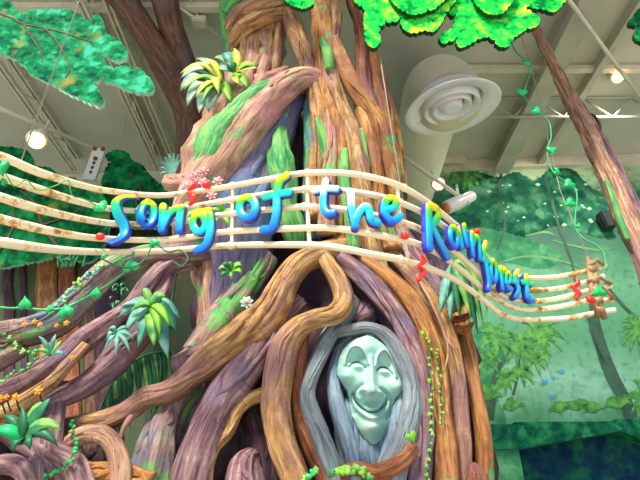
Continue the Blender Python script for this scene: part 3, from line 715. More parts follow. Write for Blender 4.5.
tag(wall_slab('trim_2', xl-1.5, x515, zl, zl, zt, 0, .5, P_leaf), kind='structure')
tag(wall_slab('trim_3', x515, x625, zl, zr, zt+.03, 0, .5, P_leaf), kind='structure')
tag(wall_slab('trim_4', x625, x625+4, zr, zr-1.6, zt+.06, 0, .5, P_leaf), kind='structure')
tag(wall_slab('wall_recess', xl-1.6, x625+4, 0, 0, zr, 0, .12, P_leafd), kind='structure')
tag(wall_slab('trim_5', xl-1.5, x515, 0, 0, zl, .12, .45, P_can2), kind='structure')
t = thing('wall_speaker', 'small black speaker box on the mural wall beside the leaning trunk', 'speaker')
c = W(606, 221, .15); 
bm = bmesh.new(); bmesh.ops.create_cube(bm, size=1, matrix=Matrix.Translation(c) @ Matrix.Rotation(math.radians(-12), 4, 'Y') @ Matrix.Diagonal((.2, .2, .38, 1)))
bmesh.ops.bevel(bm, geom=bm.edges[:], offset=.02, segments=2, affect='EDGES'); bm_obj('cabinet', bm, M['black'], t, False)
bm = bmesh.new(); bmesh.ops.create_cube(bm, size=1, matrix=Matrix.Translation(c+V((0, -.105, 0))) @ Matrix.Rotation(math.radians(-12), 4, 'Y') @ Matrix.Diagonal((.16, .02, .33, 1))); bm_obj('grille', bm, plain('dark_grille', '#2d333a', .8), t, False)
rod('mount', [c, c-WN*.17], .03, M['black'], t)

# ------------------------------------------------------------------ leaning trunk on the right
t = thing('leaning_trunk', 'tall reddish brown liana trunk leaning across the right side of the mural', 'tree trunk')
limb('stem', [(527, 14, 4.95, 3), (537, 33, 5.05, 4), (557, 72, 5.2, 5.5), (577, 110, 5.28, 7), (600, 160, 5.26, 8.5), (625, 215, 5.15, 9.5), (654, 280, 5.0, 11), (690, 380, 4.9, 18), (720, 480, 4.9, 20)], 'liana', t, 18, 6, .12, .22, 5, 1.2, floor=True)
limb('side_stem', [(571, 92, 5.32, 4), (586, 118, 5.36, 5), (608, 155, 5.36, 6), (627, 195, 5.32, 7), (648, 240, 5.3, 7), (665, 300, 5.1, 8)], 'purple', t, 10, 6, .1, .15)
limb('side_stem', [(583, 113, 5.32, 1.5), (594, 116, 5.32, 1.6), (600, 126, 5.32, 1.6), (599, 142, 5.32, 1.5), (602, 160, 5.32, 1.5)], 'brown', t, 6, 5, .05, 0)
limb('moss_strip', [(606, 180, 5.13, 1.5), (613, 198, 5.08, 2.6), (621, 222, 5.02, 3), (628, 240, 4.98, 2)], 'moss', t, 10, 6, .34, .1)
# ------------------------------------------------------------------ background tree left
t = thing('background_tree', 'smooth brown forked cut-out tree standing behind the big trunk on its left', 'tree')
limb('trunk', [(112, -14, 4.55, 13), (122, -2, 4.65, 14), (142, 28, 4.9, 13), (162, 58, 5.15, 14), (182, 90, 5.4, 16), (193, 120, 5.6, 18), (195, 160, 5.75, 19), (200, 210, 5.8, 19), (222, 270, 5.85, 19), (240, 340, 5.85, 19), (250, 440, 5.85, 20)], 'brown', t, 16, 6, .1, .06, floor=True)
limb('branch', [(163, -14, 4.6, 13), (166, 4, 4.72, 13), (172, 30, 4.95, 12), (181, 55, 5.18, 12), (188, 80, 5.36, 12), (192, 105, 5.5, 12)], 'brown', t, 14, 6, .1, .06)
exec_tree = True
# ------------------------------------------------------------------ the great tree
tree = thing('rainforest_tree', 'huge sculpted and painted rainforest tree with twisting roots and a carved smiling face', 'tree')
bm = bmesh.new()
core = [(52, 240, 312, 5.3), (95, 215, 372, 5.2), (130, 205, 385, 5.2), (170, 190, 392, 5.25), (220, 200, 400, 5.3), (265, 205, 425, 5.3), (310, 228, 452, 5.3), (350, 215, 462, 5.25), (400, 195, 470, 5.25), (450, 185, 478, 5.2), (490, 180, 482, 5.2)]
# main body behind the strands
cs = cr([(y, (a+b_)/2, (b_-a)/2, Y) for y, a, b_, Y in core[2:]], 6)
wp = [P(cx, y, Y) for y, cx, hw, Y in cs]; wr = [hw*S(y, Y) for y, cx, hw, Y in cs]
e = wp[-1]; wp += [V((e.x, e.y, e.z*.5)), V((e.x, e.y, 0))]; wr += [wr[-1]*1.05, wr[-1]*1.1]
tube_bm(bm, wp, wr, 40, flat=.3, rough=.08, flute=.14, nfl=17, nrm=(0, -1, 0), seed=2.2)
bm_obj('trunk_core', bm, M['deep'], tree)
# left upper trunk
limb('trunk', [(258, -30, 4.55, 30), (257, 0, 4.6, 30), (256, 25, 4.7, 28), (256, 50, 4.8, 26), (254, 72, 4.85, 28), (250, 95, 4.85, 34), (246, 125, 4.85, 40), (238, 160, 4.85, 45), (230, 200, 4.9, 47), (228, 240, 4.95, 38), (227, 280, 4.95, 31), (226, 330, 4.95, 28), (214, 380, 4.95, 26)], 'pink', tree, 32, 8, .10, .12, 9, .5)
# bark wraps round the top
for pts, mt in (([(232, 44, 4.55, 6), (243, 28, 4.4, 8), (262, 18, 4.36, 8), (284, 14, 4.5, 6)], 'tan'), ([(228, 30, 4.5, 5), (240, 14, 4.34, 8), (262, 6, 4.3, 8), (286, 0, 4.42, 6)], 'tan'), ([(226, 14, 4.42, 6), (238, -2, 4.3, 8), (262, -12, 4.2, 9), (288, -16, 4.3, 6)], 'moss'),
                ([(234, 92, 4.6, 5), (252, 82, 4.5, 6), (270, 77, 4.5, 6), (286, 70, 4.65, 5)], 'pink'), ([(236, 102, 4.6, 5), (254, 92, 4.45, 6), (272, 86, 4.48, 6), (290, 80, 4.6, 5)], 'pink'), ([(240, 112, 4.5, 4), (258, 102, 4.4, 6), (276, 94, 4.45, 6), (294, 84, 4.58, 5)], 'pink')):
    limb('bark_fold', pts, mt, tree, 12, 6, .12, .05)
for x0 in (244, 256, 268, 277):
    limb('bark_ridge', [(x0+2, 20, 4.5, 3), (x0, 40, 4.52, 5), (x0-1, 60, 4.58, 5), (x0-6, 80, 4.6, 4)], 'tan', tree, 10, 5, .15, .1)
limb('trunk_edge', [(228, -6, 4.6, 7), (226, 22, 4.68, 7), (230, 45, 4.75, 6), (232, 66, 4.8, 5)], 'moss', tree, 12, 6, .15, .1)
# arching branch from the right strand over the bulge
limb('branch', [(330, 92, 4.45, 8), (318, 82, 4.4, 11), (303, 80, 4.36, 13), (286, 88, 4.32, 15), (268, 105, 4.3, 17), (249, 128, 4.28, 20), (231, 154, 4.3, 22), (212, 182, 4.36, 24), (194, 208, 4.5, 21), (186, 240, 4.7, 12)], 'pink', tree, 22, 8, .1, .08, 7, .5)
limb('moss_strip', [(286, 78, 4.3, 3), (262, 92, 4.22, 8), (240, 112, 4.18, 12), (220, 134, 4.16, 14), (208, 158, 4.2, 12), (196, 176, 4.34, 7)], 'moss', tree, 14, 7, .34, .12)
limb('bulge', [(300, 96, 4.6, 7), (288, 112, 4.55, 12), (272, 140, 4.56, 20), (256, 172, 4.56, 28), (246, 205, 4.56, 32), (242, 245, 4.6, 30), (238, 285, 4.7, 26), (230, 325, 4.75, 24)], 'bluemauve', tree, 22, 7, .14, .12, 7, .4)
limb('bulge', [(168, 182, 4.62, 8), (186, 186, 4.5, 12), (206, 186, 4.45, 16), (226, 200, 4.4, 16), (238, 222, 4.45, 12)], 'pink', tree, 16, 7, .16, .1)
limb('moss_knob', [(281, 128, 4.42, 6), (279, 145, 4.36, 12), (281, 165, 4.34, 14), (284, 185, 4.36, 13), (286, 205, 4.4, 10), (292, 225, 4.45, 12), (296, 245, 4.55, 9)], 'moss', tree, 18, 7, .2, .12)
# right hand group of strands
limb('branch', [(288, 14, 4.5, 8), (298, 38, 4.46, 9), (306, 58, 4.44, 9), (314, 82, 4.42, 9), (320, 108, 4.42, 10), (322, 140, 4.45, 11), (318, 180, 4.5, 12), (320, 220, 4.5, 12)], 'tan', tree, 14, 7, .14, .1)
limb('branch', [(312, 85, 4.56, 6), (312, 110, 4.56, 9), (314, 140, 4.56, 11), (316, 170, 4.6, 12), (312, 205, 4.6, 12), (312, 240, 4.7, 10)], 'teal', tree, 14, 7, .16, .1)
limb('aerial_root', [(316, -30, 4.1, 10), (318, 0, 4.2, 10), (322, 28, 4.3, 10), (325, 60, 4.36, 11), (330, 95, 4.4, 12), (336, 130, 4.4, 13), (340, 165, 4.42, 14), (342, 205, 4.5, 14), (345, 250, 4.6, 13)], 'orange', tree, 16, 7, .16, .14)
limb('aerial_root', [(334, -30, 4.2, 8), (334, 0, 4.3, 8), (332, 28, 4.34, 8), (330, 60, 4.32, 7), (334, 90, 4.32, 8), (346, 130, 4.34, 9), (353, 165, 4.36, 10), (357, 205, 4.42, 11), (362, 250, 4.5, 11)], 'tan', tree, 14, 7, .16, .14)
limb('aerial_root', [(334, 40, 4.3, 6), (342, 62, 4.3, 7), (352, 84, 4.32, 8), (366, 106, 4.36, 9), (380, 128, 4.4, 10), (390, 160, 4.5, 10), (394, 200, 4.6, 9), (402, 250, 4.7, 9)], 'orange', tree, 14, 7, .14, .12)
limb('aerial_root', [(345, -25, 4.35, 5), (352, 4, 4.4, 5), (360, 28, 4.5, 6), (362, 55, 4.55, 7), (364, 85, 4.6, 8), (372, 115, 4.6, 9), (378, 150, 4.6, 9), (382, 200, 4.6, 9)], 'rust', tree, 12, 7, .12, .12)
limb('aerial_root', [(360, 22, 4.5, 3), (370, 45, 4.55, 6), (378, 80, 4.65, 8), (386, 115, 4.7, 10), (393, 150, 4.75, 9), (400, 190, 4.8, 8)], 'orange', tree, 12, 7, .12, .14)
for pts, mt in (([(338, 95, 4.32, 5), (350, 125, 4.28, 7), (358, 160, 4.3, 8), (364, 200, 4.36, 9), (372, 245, 4.42, 9), (385, 285, 4.45, 9)], 'tan'),
                ([(358, 100, 4.4, 5), (368, 135, 4.38, 8), (374, 170, 4.4, 8), (380, 210, 4.45, 8), (392, 250, 4.5, 9)], 'orange'),
                ([(330, 110, 4.32, 5), (331, 150, 4.3, 7), (328, 190, 4.34, 8), (326, 235, 4.4, 9)], 'pink'),
                ([(344, 150, 4.26, 4), (345, 185, 4.28, 6), (350, 220, 4.32, 6), (356, 255, 4.4, 6)], 'moss'),
                ([(362, 130, 4.34, 3), (363, 150, 4.3, 5), (367, 165, 4.32, 4), (366, 180, 4.36, 3)], 'moss'),
                ([(322, 40, 4.22, 3), (328, 55, 4.2, 5), (329, 70, 4.22, 4)], 'moss'),
                ([(318, 120, 4.36, 4), (324, 140, 4.32, 6), (328, 160, 4.34, 5)], 'moss')):
    limb('aerial_root' if mt != 'moss' else 'moss_strip', pts, mt, tree, 12, 7, .16, .12)
# roots below the staff
limb('root', [(345, 246, 4.5, 10), (322, 254, 4.38, 11), (300, 264, 4.32, 12), (284, 285, 4.3, 14), (268, 313, 4.28, 17), (244, 336, 4.24, 18), (214, 358, 4.22, 17), (190, 376, 4.22, 13), (168, 392, 4.24, 11), (146, 398, 4.26, 10), (130, 410, 4.3, 10), (108, 420, 4.32, 10), (84, 424, 4.34, 9), (58, 428, 4.4, 8)], 'tan', tree, 20, 8, .12, .1, 6, .6)
limb('root', [(300, 300, 4.42, 9), (282, 318, 4.38, 12), (262, 345, 4.3, 16), (240, 378, 4.22, 17), (220, 405, 4.18, 17), (204, 435, 4.15, 18), (194, 465, 4.12, 19), (186, 500, 4.1, 20)], 'purple', tree, 20, 8, .12, .1, 6, .6, floor=True)
limb('root', [(284, 372, 4.34, 6), (268, 392, 4.24, 7), (248, 400, 4.2, 7), (236, 412, 4.18, 7), (228, 432, 4.16, 6), (214, 448, 4.14, 6), (207, 470, 4.12, 6), (205, 500, 4.1, 7)], 'tan', tree, 14, 7, .1, .06, floor=True)
limb('root', [(318, 248, 4.42, 7), (328, 264, 4.32, 9), (340, 284, 4.26, 10), (344, 302, 4.22, 10), (334, 315, 4.2, 10), (314, 320, 4.18, 10), (296, 330, 4.16, 12), (283, 350, 4.14, 14), (277, 382, 4.12, 15), (276, 414, 4.1, 15), (283, 446, 4.08, 14), (295, 475, 4.06, 13), (306, 510, 4.05, 13)], 'tan', tree, 20, 8, .1, .08, 6, .6, floor=True)
limb('root', [(306, 325, 4.34, 6), (300, 345, 4.3, 8), (297, 380, 4.28, 8), (300, 415, 4.26, 9), (312, 445, 4.24, 10), (326, 475, 4.22, 11), (335, 510, 4.2, 12)], 'rust', tree, 14, 7, .12, .1, floor=True)
limb('root', [(250, 300, 4.62, 10), (236, 330, 4.55, 14), (216, 352, 4.48, 18), (196, 364, 4.42, 18), (176, 372, 4.42, 14)], 'purple', tree, 16, 7, .14, .12)
limb('root', [(268, 256, 4.6, 10), (252, 280, 4.56, 12), (232, 308, 4.52, 16), (212, 336, 4.48, 18), (196, 356, 4.46, 16)], 'lilacmoss', tree, 16, 7, .16, .12)
limb('root', [(264, 360, 4.5, 12), (252, 400, 4.46, 12), (258, 440, 4.44, 14), (262, 480, 4.42, 20), (262, 510, 4.4, 24)], 'deep', tree, 16, 7, .14, .12, floor=True)  # dark bark filling the hollow, its shade put into the colour
limb('root', [(254, 452, 4.3, 6), (246, 465, 4.22, 14), (244, 485, 4.18, 18), (244, 510, 4.15, 20)], 'purple', tree, 14, 6, .2, .1, floor=True)
limb('root', [(196, 385, 4.5, 10), (178, 405, 4.42, 14), (166, 430, 4.36, 18), (158, 460, 4.32, 22), (152, 500, 4.3, 26)], 'lilacmoss', tree, 18, 7, .22, .14, floor=True)
limb('root', [(140, 408, 4.3, 5), (126, 424, 4.22, 3), (120, 440, 4.18, 2), (122, 455, 4.16, 2), (127, 470, 4.15, 2), (125, 490, 4.14, 2)], 'pink', tree, 8, 7, .05, 0)
# right hand roots
limb('root', [(330, 252, 4.5, 8), (352, 268, 4.4, 10), (378, 294, 4.36, 11), (402, 325, 4.34, 11), (416, 360, 4.3, 11), (423, 395, 4.28, 10), (424, 430, 4.26, 10), (420, 470, 4.24, 11), (416, 510, 4.22, 12)], 'purple', tree, 16, 8, .14, .12, floor=True)
limb('root', [(358, 255, 4.5, 8), (380, 272, 4.4, 9), (408, 300, 4.36, 10), (428, 335, 4.34, 10), (438, 372, 4.32, 10), (441, 410, 4.3, 10), (444, 450, 4.28, 11), (448, 510, 4.26, 12)], 'orange', tree, 16, 8, .12, .12, floor=True)
limb('root', [(385, 250, 4.6, 8), (408, 272, 4.52, 9), (432, 304, 4.48, 9), (448, 338, 4.46, 9), (457, 375, 4.44, 9), (459, 415, 4.42, 9), (461, 455, 4.4, 10), (462, 510, 4.38, 11)], 'tan', tree, 16, 8, .12, .12, floor=True)
limb('root', [(446, 296, 4.8, 10), (458, 312, 4.72, 9), (466, 340, 4.66, 8), (471, 375, 4.62, 8), (479, 415, 4.56, 8), (484, 450, 4.52, 9), (484, 510, 4.5, 10)], 'orange', tree, 14, 8, .1, .1, floor=True)
limb('root', [(440, 262, 4.85, 11), (446, 290, 4.8, 12), (456, 330, 4.76, 10), (464, 370, 4.72, 8), (468, 410, 4.68, 8), (470, 450, 4.64, 9), (470, 510, 4.6, 10)], 'deep', tree, 14, 8, .14, .14, floor=True)  # dark bark in the gap between roots, stands for its shade
limb('root', [(398, 235, 4.7, 12), (412, 262, 4.68, 13), (432, 290, 4.68, 12), (440, 320, 4.66, 10)], 'purple', tree, 14, 7, .14, .16)
for pts in ([(446, 312, 4.5, 3), (456, 308, 4.44, 4), (466, 300, 4.4, 3), (474, 298, 4.38, 1)], [(452, 320, 4.48, 4), (463, 318, 4.4, 4), (474, 312, 4.36, 2)], [(448, 304, 4.5, 3), (452, 296, 4.44, 3), (453, 288, 4.4, 1)], [(456, 330, 4.5, 5), (466, 330, 4.45, 4), (474, 322, 4.4, 1.5)]):
    limb('broken_stump', pts, 'rust', tree, 10, 5, .3, .2)
limb('hanging_root', [(416, 275, 4.42, 1.6), (430, 300, 4.3, 1.6), (440, 322, 4.25, 1.6), (447, 340, 4.24, 1.6), (455, 350, 4.22, 1.4), (460, 366, 4.22, 1)], 'pink', tree, 8, 6, .05, 0)
limb('hanging_root', [(447, 340, 4.24, 1.2), (448, 355, 4.22, 1.1), (444, 372, 4.2, .8)], 'pink', tree, 8, 6, .05, 0)
# around the face
limb('root', [(352, 300, 4.5, 8), (344, 318, 4.42, 8), (330, 334, 4.36, 8), (318, 358, 4.3, 8), (308, 384, 4.26, 8), (307, 402, 4.24, 9), (316, 424, 4.22, 9), (326, 450, 4.2, 10), (336, 478, 4.18, 10), (342, 510, 4.16, 11)], 'facehood', tree, 16, 8, .16, .1, label='blue grey root framing the face on its left', floor=True)
limb('root', [(330, 334, 4.36, 5), (348, 330, 4.3, 6), (370, 328, 4.28, 6), (386, 336, 4.3, 7), (398, 352, 4.3, 8), (408, 374, 4.28, 9), (413, 396, 4.26, 10), (411, 420, 4.24, 11), (402, 446, 4.22, 12), (392, 476, 4.2, 13), (388, 510, 4.18, 14)], 'facehood', tree, 16, 8, .16, .1, label='blue grey root arching over the face', floor=True)
limb('root', [(370, 300, 4.6, 10), (366, 312, 4.54, 12), (352, 322, 4.5, 10)], 'purple', tree, 14, 6, .14, .1)
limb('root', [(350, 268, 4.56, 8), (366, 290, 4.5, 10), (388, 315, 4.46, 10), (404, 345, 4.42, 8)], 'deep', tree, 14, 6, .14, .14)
limb('root', [(340, 474, 4.1, 6), (356, 468, 4.08, 7), (376, 472, 4.08, 8), (400, 462, 4.1, 8), (414, 446, 4.14, 6)], 'rust', tree, 12, 6, .2, .1)
limb('root', [(470, 470, 4.42, 9), (476, 478, 4.36, 12), (478, 500, 4.34, 14)], 'rust', tree, 12, 6, .2, .1, floor=True)
# left roots running out of the picture
limb('root', [(228, 250, 4.75, 14), (200, 252, 4.66, 12), (168, 254, 4.56, 11), (138, 258, 4.46, 11), (110, 270, 4.4, 12), (86, 292, 4.34, 13), (58, 318, 4.28, 14), (22, 332, 4.24, 14), (-20, 340, 4.2, 15), (-70, 360, 4.2, 16)], 'lilacmoss', tree, 18, 8, .16, .12, floor=True)
limb('root', [(190, 262, 4.68, 8), (166, 268, 4.56, 9), (148, 284, 4.46, 9), (132, 306, 4.38, 9), (108, 324, 4.3, 10), (84, 340, 4.24, 11), (58, 362, 4.18, 12), (24, 384, 4.14, 13), (-20, 402, 4.1, 14), (-70, 420, 4.1, 15)], 'purple', tree, 18, 8, .14, .12, floor=True)
limb('root', [(168, 276, 4.62, 8), (160, 296, 4.55, 10), (146, 322, 4.48, 14), (126, 346, 4.4, 15), (108, 368, 4.34, 13), (82, 388, 4.28, 12), (44, 404, 4.22, 12), (0, 418, 4.18, 12), (-50, 430, 4.16, 12)], 'purple', tree, 18, 8, .14, .14, floor=True)
limb('root', [(112, 334, 4.5, 5), (116, 350, 4.46, 10), (112, 366, 4.44, 8), (108, 382, 4.44, 2)], 'purple', tree, 14, 6, .14, .16)
limb('root', [(86, 345, 4.16, 5), (66, 366, 4.08, 6), (50, 384, 4.04, 7), (20, 404, 4.0, 8), (-10, 420, 3.98, 8), (-60, 440, 3.98, 9)], 'tan', tree, 14, 7, .14, .1)
limb('root', [(20, 345, 4.3, 12), (-6, 356, 4.22, 16), (-40, 370, 4.2, 20)], 'lilacmoss', tree, 14, 6, .2, .1)
limb('root', [(66, 384, 4.3, 6), (58, 404, 4.22, 8), (54, 424, 4.16, 10), (50, 446, 4.1, 12), (44, 468, 4.06, 14), (40, 500, 4.04, 16)], 'purple', tree, 14, 7, .16, .12, floor=True)
limb('root', [(-20, 418, 4.24, 12), (6, 424, 4.2, 13), (30, 440, 4.14, 14), (50, 458, 4.08, 15), (72, 474, 4.06, 16), (80, 510, 4.04, 18)], 'purple', tree, 16, 7, .16, .12, floor=True)
limb('root', [(64, 462, 4.2, 9), (70, 446, 4.14, 9), (84, 436, 4.1, 9), (102, 436, 4.08, 9), (114, 447, 4.08, 9), (120, 466, 4.08, 10), (122, 500, 4.06, 11)], 'pink', tree, 16, 7, .12, .1, floor=True)
limb('root', [(60, 480, 4.2, 14), (90, 474, 4.18, 13), (120, 476, 4.18, 14), (150, 490, 4.16, 16)], 'orange', tree, 16, 7, .16, .1)
limb('root', [(-20, 470, 4.0, 10), (6, 464, 3.98, 9), (24, 472, 3.96, 9), (34, 500, 3.95, 10)], 'purple', tree, 14, 7, .14, .1, floor=True)
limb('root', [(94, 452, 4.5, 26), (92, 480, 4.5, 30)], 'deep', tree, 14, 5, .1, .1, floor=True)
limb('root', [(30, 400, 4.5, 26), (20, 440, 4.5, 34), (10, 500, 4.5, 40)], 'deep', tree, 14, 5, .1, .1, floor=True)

# carved face: relief sculpted on a grid, features placed in the face's own plane
def seg_d(x, y, pl):
    best = 1e9; bt = 0; L_ = len(pl)-1
    for i in range(L_):
        ax_, ay = pl[i]; bx, by = pl[i+1]; dx, dy = bx-ax_, by-ay
        t_ = max(0, min(1, ((x-ax_)*dx+(y-ay)*dy)/(dx*dx+dy*dy+1e-9))); d_ = math.hypot(x-ax_-t_*dx, y-ay-t_*dy)
        if d_ < best: best = d_; bt = (i+t_)/L_
    return best, bt
def g2(x, y, cx, cy, sx_, sy_, rot=0):
    dx, dy = x-cx, y-cy; c_, s_ = math.cos(rot), math.sin(rot)
    return math.exp(-(((dx*c_+dy*s_)/sx_)**2+((-dx*s_+dy*c_)/sy_)**2))
smile = cr([(353, 394), (355, 401), (361, 407.5), (368, 411), (376, 410), (382, 405), (385, 399)], 4)
browL = cr([(345, 366), (347, 358), (352, 350), (359, 350), (365, 358), (367, 366)], 4)
browR = cr([(375, 368), (378, 358), (384, 353), (390, 360), (393, 370), (394, 378)], 4)
eyeL = cr([(349, 369), (353, 365), (358, 364), (363, 367), (365, 370)], 3)
eyeR = cr([(376, 372), (380, 369), (385, 369), (390, 373), (392, 376)], 3)
nose = [(370.5, 360), (370.5, 372), (369.5, 385), (369, 394)]
foldL = cr([(361, 386), (354, 391), (350, 399), (353, 412)], 4); foldR = cr([(379, 390), (386, 396), (390, 405), (385, 416)], 4)
chin = cr([(352, 416), (357, 429), (368, 435), (379, 432), (386, 422)], 4)
HW = [(338, 4), (342, 13), (348, 21), (355, 27), (364, 31), (374, 33), (382, 33), (389, 29), (396, 23), (410, 20.5), (420, 18.5), (428, 14.5), (435, 9), (440, 2.5)]
def hwid(y):
    for (a, b_), (c_, d_) in zip(HW, HW[1:]):
        if a <= y <= c_: return b_+(d_-b_)*(y-a)/(c_-a)
    return 0
cheekL = [(349, 372), (342, 370), (341, 377), (348, 383)]; cheekR = [(391, 379), (399, 384), (401, 392), (394, 397)]
def face_h(x, y):
    yt = y-.17*(x-370)
    hw = max(hwid(yt), 2)
    q = ((x-370)/(hw+4))**2
    h = 17*math.sqrt(max(0, 1-min(1, q)))*(1-.35*((yt-388)/52)**2)
    h += 7*g2(x, y, 346, 377, 7, 8, .3)+7*g2(x, y, 396, 388, 7, 9, -.3)        # cheeks
    h -= 8*g2(x, y, 356, 362, 8, 9)+8*g2(x, y, 384.5, 367, 8, 9)               # sockets
    h += 7*g2(x, y, 356.5, 368, 6.5, 3.6, .12)+7*g2(x, y, 384, 373, 6.5, 3.6, .2)  # lids
    for e in (eyeL, eyeR):
        d_, _ = seg_d(x, y, e); h -= 3.2*math.exp(-(d_/1.2)**2)
    for b_ in (browL, browR):
        d_, _ = seg_d(x, y, b_); h += 4*math.exp(-(d_/1.9)**2)
    d_, t_ = seg_d(x, y, nose); h += (5+13*t_**1.2)*math.exp(-(d_/(2.4+3.2*t_))**2)
    h += 8*g2(x, y, 361.5, 390.5, 3.2, 3)+8*g2(x, y, 377, 393.5, 3.2, 3)
    h -= 9*g2(x, y, 369, 404, 11, 3.2, .1); h += 7*g2(x, y, 369.5, 392.5, 5, 4.2)
    d_, t_ = seg_d(x, y, smile); h -= 6*math.exp(-(d_/1.7)**2)
    d_, t_ = seg_d(x, y-5, smile); h += 5*math.sin(math.pi*t_)*math.exp(-(d_/2.2)**2)
    d_, t_ = seg_d(x, y+4, smile); h += 2.5*math.sin(math.pi*t_)*math.exp(-(d_/2.0)**2)
    for f_ in (foldL, foldR):
        d_, _ = seg_d(x, y, f_); h -= 4.5*math.exp(-(d_/1.9)**2)
    h += 7*g2(x, y, 369.5, 424, 9, 7)
    h += 2*g2(x, y, 368, 350, 9, 6)
    return h
face = bpy.data.objects.new('face', None)
YF = 4.42
kx = S(388, YF)
pc = P(369, 388, YF)
UPF = V((0, -.16, 1)).normalized(); NF = V((0, -1, -.16)).normalized()
ky = kx
def fpt(x, y, h): return pc+V((1, 0, 0))*(x-369)*kx+UPF*(388-y)*ky+NF*h*kx
bm = bmesh.new(); gx = [334+.6*i for i in range(124)]; gy = [330+.6*j for j in range(195)]
grid = {}
for i, x in enumerate(gx):
    for j, y in enumerate(gy):
        yt = y-.17*(x-370)
        if abs(x-370) <= hwid(yt): grid[i, j] = bm.verts.new(fpt(x, y, face_h(x, y)))
for (i, j) in list(grid):
    k = [grid.get(q) for q in ((i, j), (i, j+1), (i+1, j+1), (i+1, j))]
    if all(k): bm.faces.new(k)
edge = [e for e in bm.edges if e.is_boundary]
r = bmesh.ops.extrude_edge_only(bm, edges=edge)
for v in [g for g in r['geom'] if isinstance(g, bmesh.types.BMVert)]: v.co -= NF*.16
fo = bm_obj('face', bm, M['face'], tree); fo['label'] = 'pale teal carved face smiling with closed eyes'
def on_face(name, pl, r, mat, dh=0.0, parent=fo):
    bm = bmesh.new(); wp = [fpt(x, y, face_h(x, y)+dh) for x, y in pl]; n_ = len(wp)
    tube_bm(bm, wp, [max(.15, r*math.sin(math.pi*(.06+.88*i/(n_-1)))**.6)*kx for i in range(n_)], 8); return bm_obj(name, bm, mat, parent)
on_face('eye', eyeL, 1.3, M['facedark'], .1); on_face('eye', eyeR, 1.3, M['facedark'], .1)
on_face('eyebrow', browL, .9, M['facebeard'], .1); on_face('eyebrow', browR, .9, M['facebeard'], .1)
on_face('mouth', smile, 1.0, M['facedark'], .2)
bm = bmesh.new()
for n_, (x0, x1) in enumerate(((346, 352), (351, 357), (357, 362), (362, 367), (368, 371), (374, 375), (380, 379), (386, 383), (392, 387))):
    y0 = 405 if n_ in (0, 8) else (418 if n_ in (1, 7) else 430)
    tube_bm(bm, [fpt(x0, y0-8, -6), fpt(x0*.8+x1*.2, y0+2, 4), fpt((x0+x1)/2, y0+20, 8), fpt(x1, 462, 5), fpt(x1, 478, 2)], [3.4*kx, 3.8*kx, 4.2*kx, 3.8*kx, 3*kx], 10, rough=.15, seed=n_*.7)
bm_obj('beard', bm, M['facebeard'], fo)
# hair / hood sides
for pts in ([(340, 350, 4.44, 4), (334, 375, 4.4, 6), (336, 400, 4.38, 8), (344, 430, 4.36, 8), (352, 460, 4.34, 7), (356, 490, 4.3, 7)], [(396, 362, 4.44, 4), (402, 385, 4.4, 6), (400, 410, 4.38, 8), (394, 435, 4.36, 8), (386, 462, 4.34, 8), (380, 490, 4.3, 7)]):
    limb('face_surround', pts, 'facebeard', tree, 14, 7, .14, .16, floor=True)
limb('face_surround', [(369, 338, 4.62, 20), (369, 360, 4.62, 31), (370, 395, 4.6, 34), (370, 430, 4.56, 32), (370, 470, 4.5, 28), (370, 500, 4.46, 26)], 'facehood', tree, 30, 7, .08, .16, 9, .2, flat=.3, veins=0)
limb('face_surround', [(338, 356, 4.5, 10), (352, 340, 4.48, 9), (370, 336, 4.47, 9), (388, 344, 4.48, 9), (400, 364, 4.5, 10)], 'facehood', tree, 14, 7, .14, .12)

# ------------------------------------------------------------------ bamboo music staff
DY = [(-60, 2.45), (0, 2.55), (60, 2.85), (110, 3.2), (160, 3.5), (232, 3.3), (307, 2.98), (352, 2.85), (395, 2.92), (427, 3.15), (480, 3.75), (525, 4.15), (555, 4.3), (620, 4.3)]
def SY(px):
    for i in range(len(DY)-1):
        if px <= DY[i+1][0]:
            a, b_ = DY[i], DY[i+1]; t_ = (px-a[0])/(b_[0]-a[0]); t_ = max(0, t_)
            # smooth
            p0 = DY[max(i-1, 0)]; p3 = DY[min(i+2, len(DY)-1)]
            m1 = (b_[1]-p0[1])/(b_[0]-p0[0]); m2 = (p3[1]-a[1])/(p3[0]-a[0]); h_ = b_[0]-a[0]
            return (2*t_**3-3*t_**2+1)*a[1]+(t_**3-2*t_**2+t_)*h_*m1+(-2*t_**3+3*t_**2)*b_[1]+(t_**3-t_**2)*h_*m2
    return DY[-1][1]
def SP(px, py, off=0.0):
    p = P(px, py, SY(px))
    if off: p = p+SN(px)*off
    return p
def SN(px):
    a, b_ = P(px-3, 230, SY(px-3)), P(px+3, 230, SY(px+3)); d_ = b_-a; d_.z = 0; d_.normalize()
    n_ = d_.cross(UP); return n_ if n_.y < 0 else -n_
staff = thing('music_staff', 'curving five-line music staff of cream bamboo poles across the tree', 'sign')
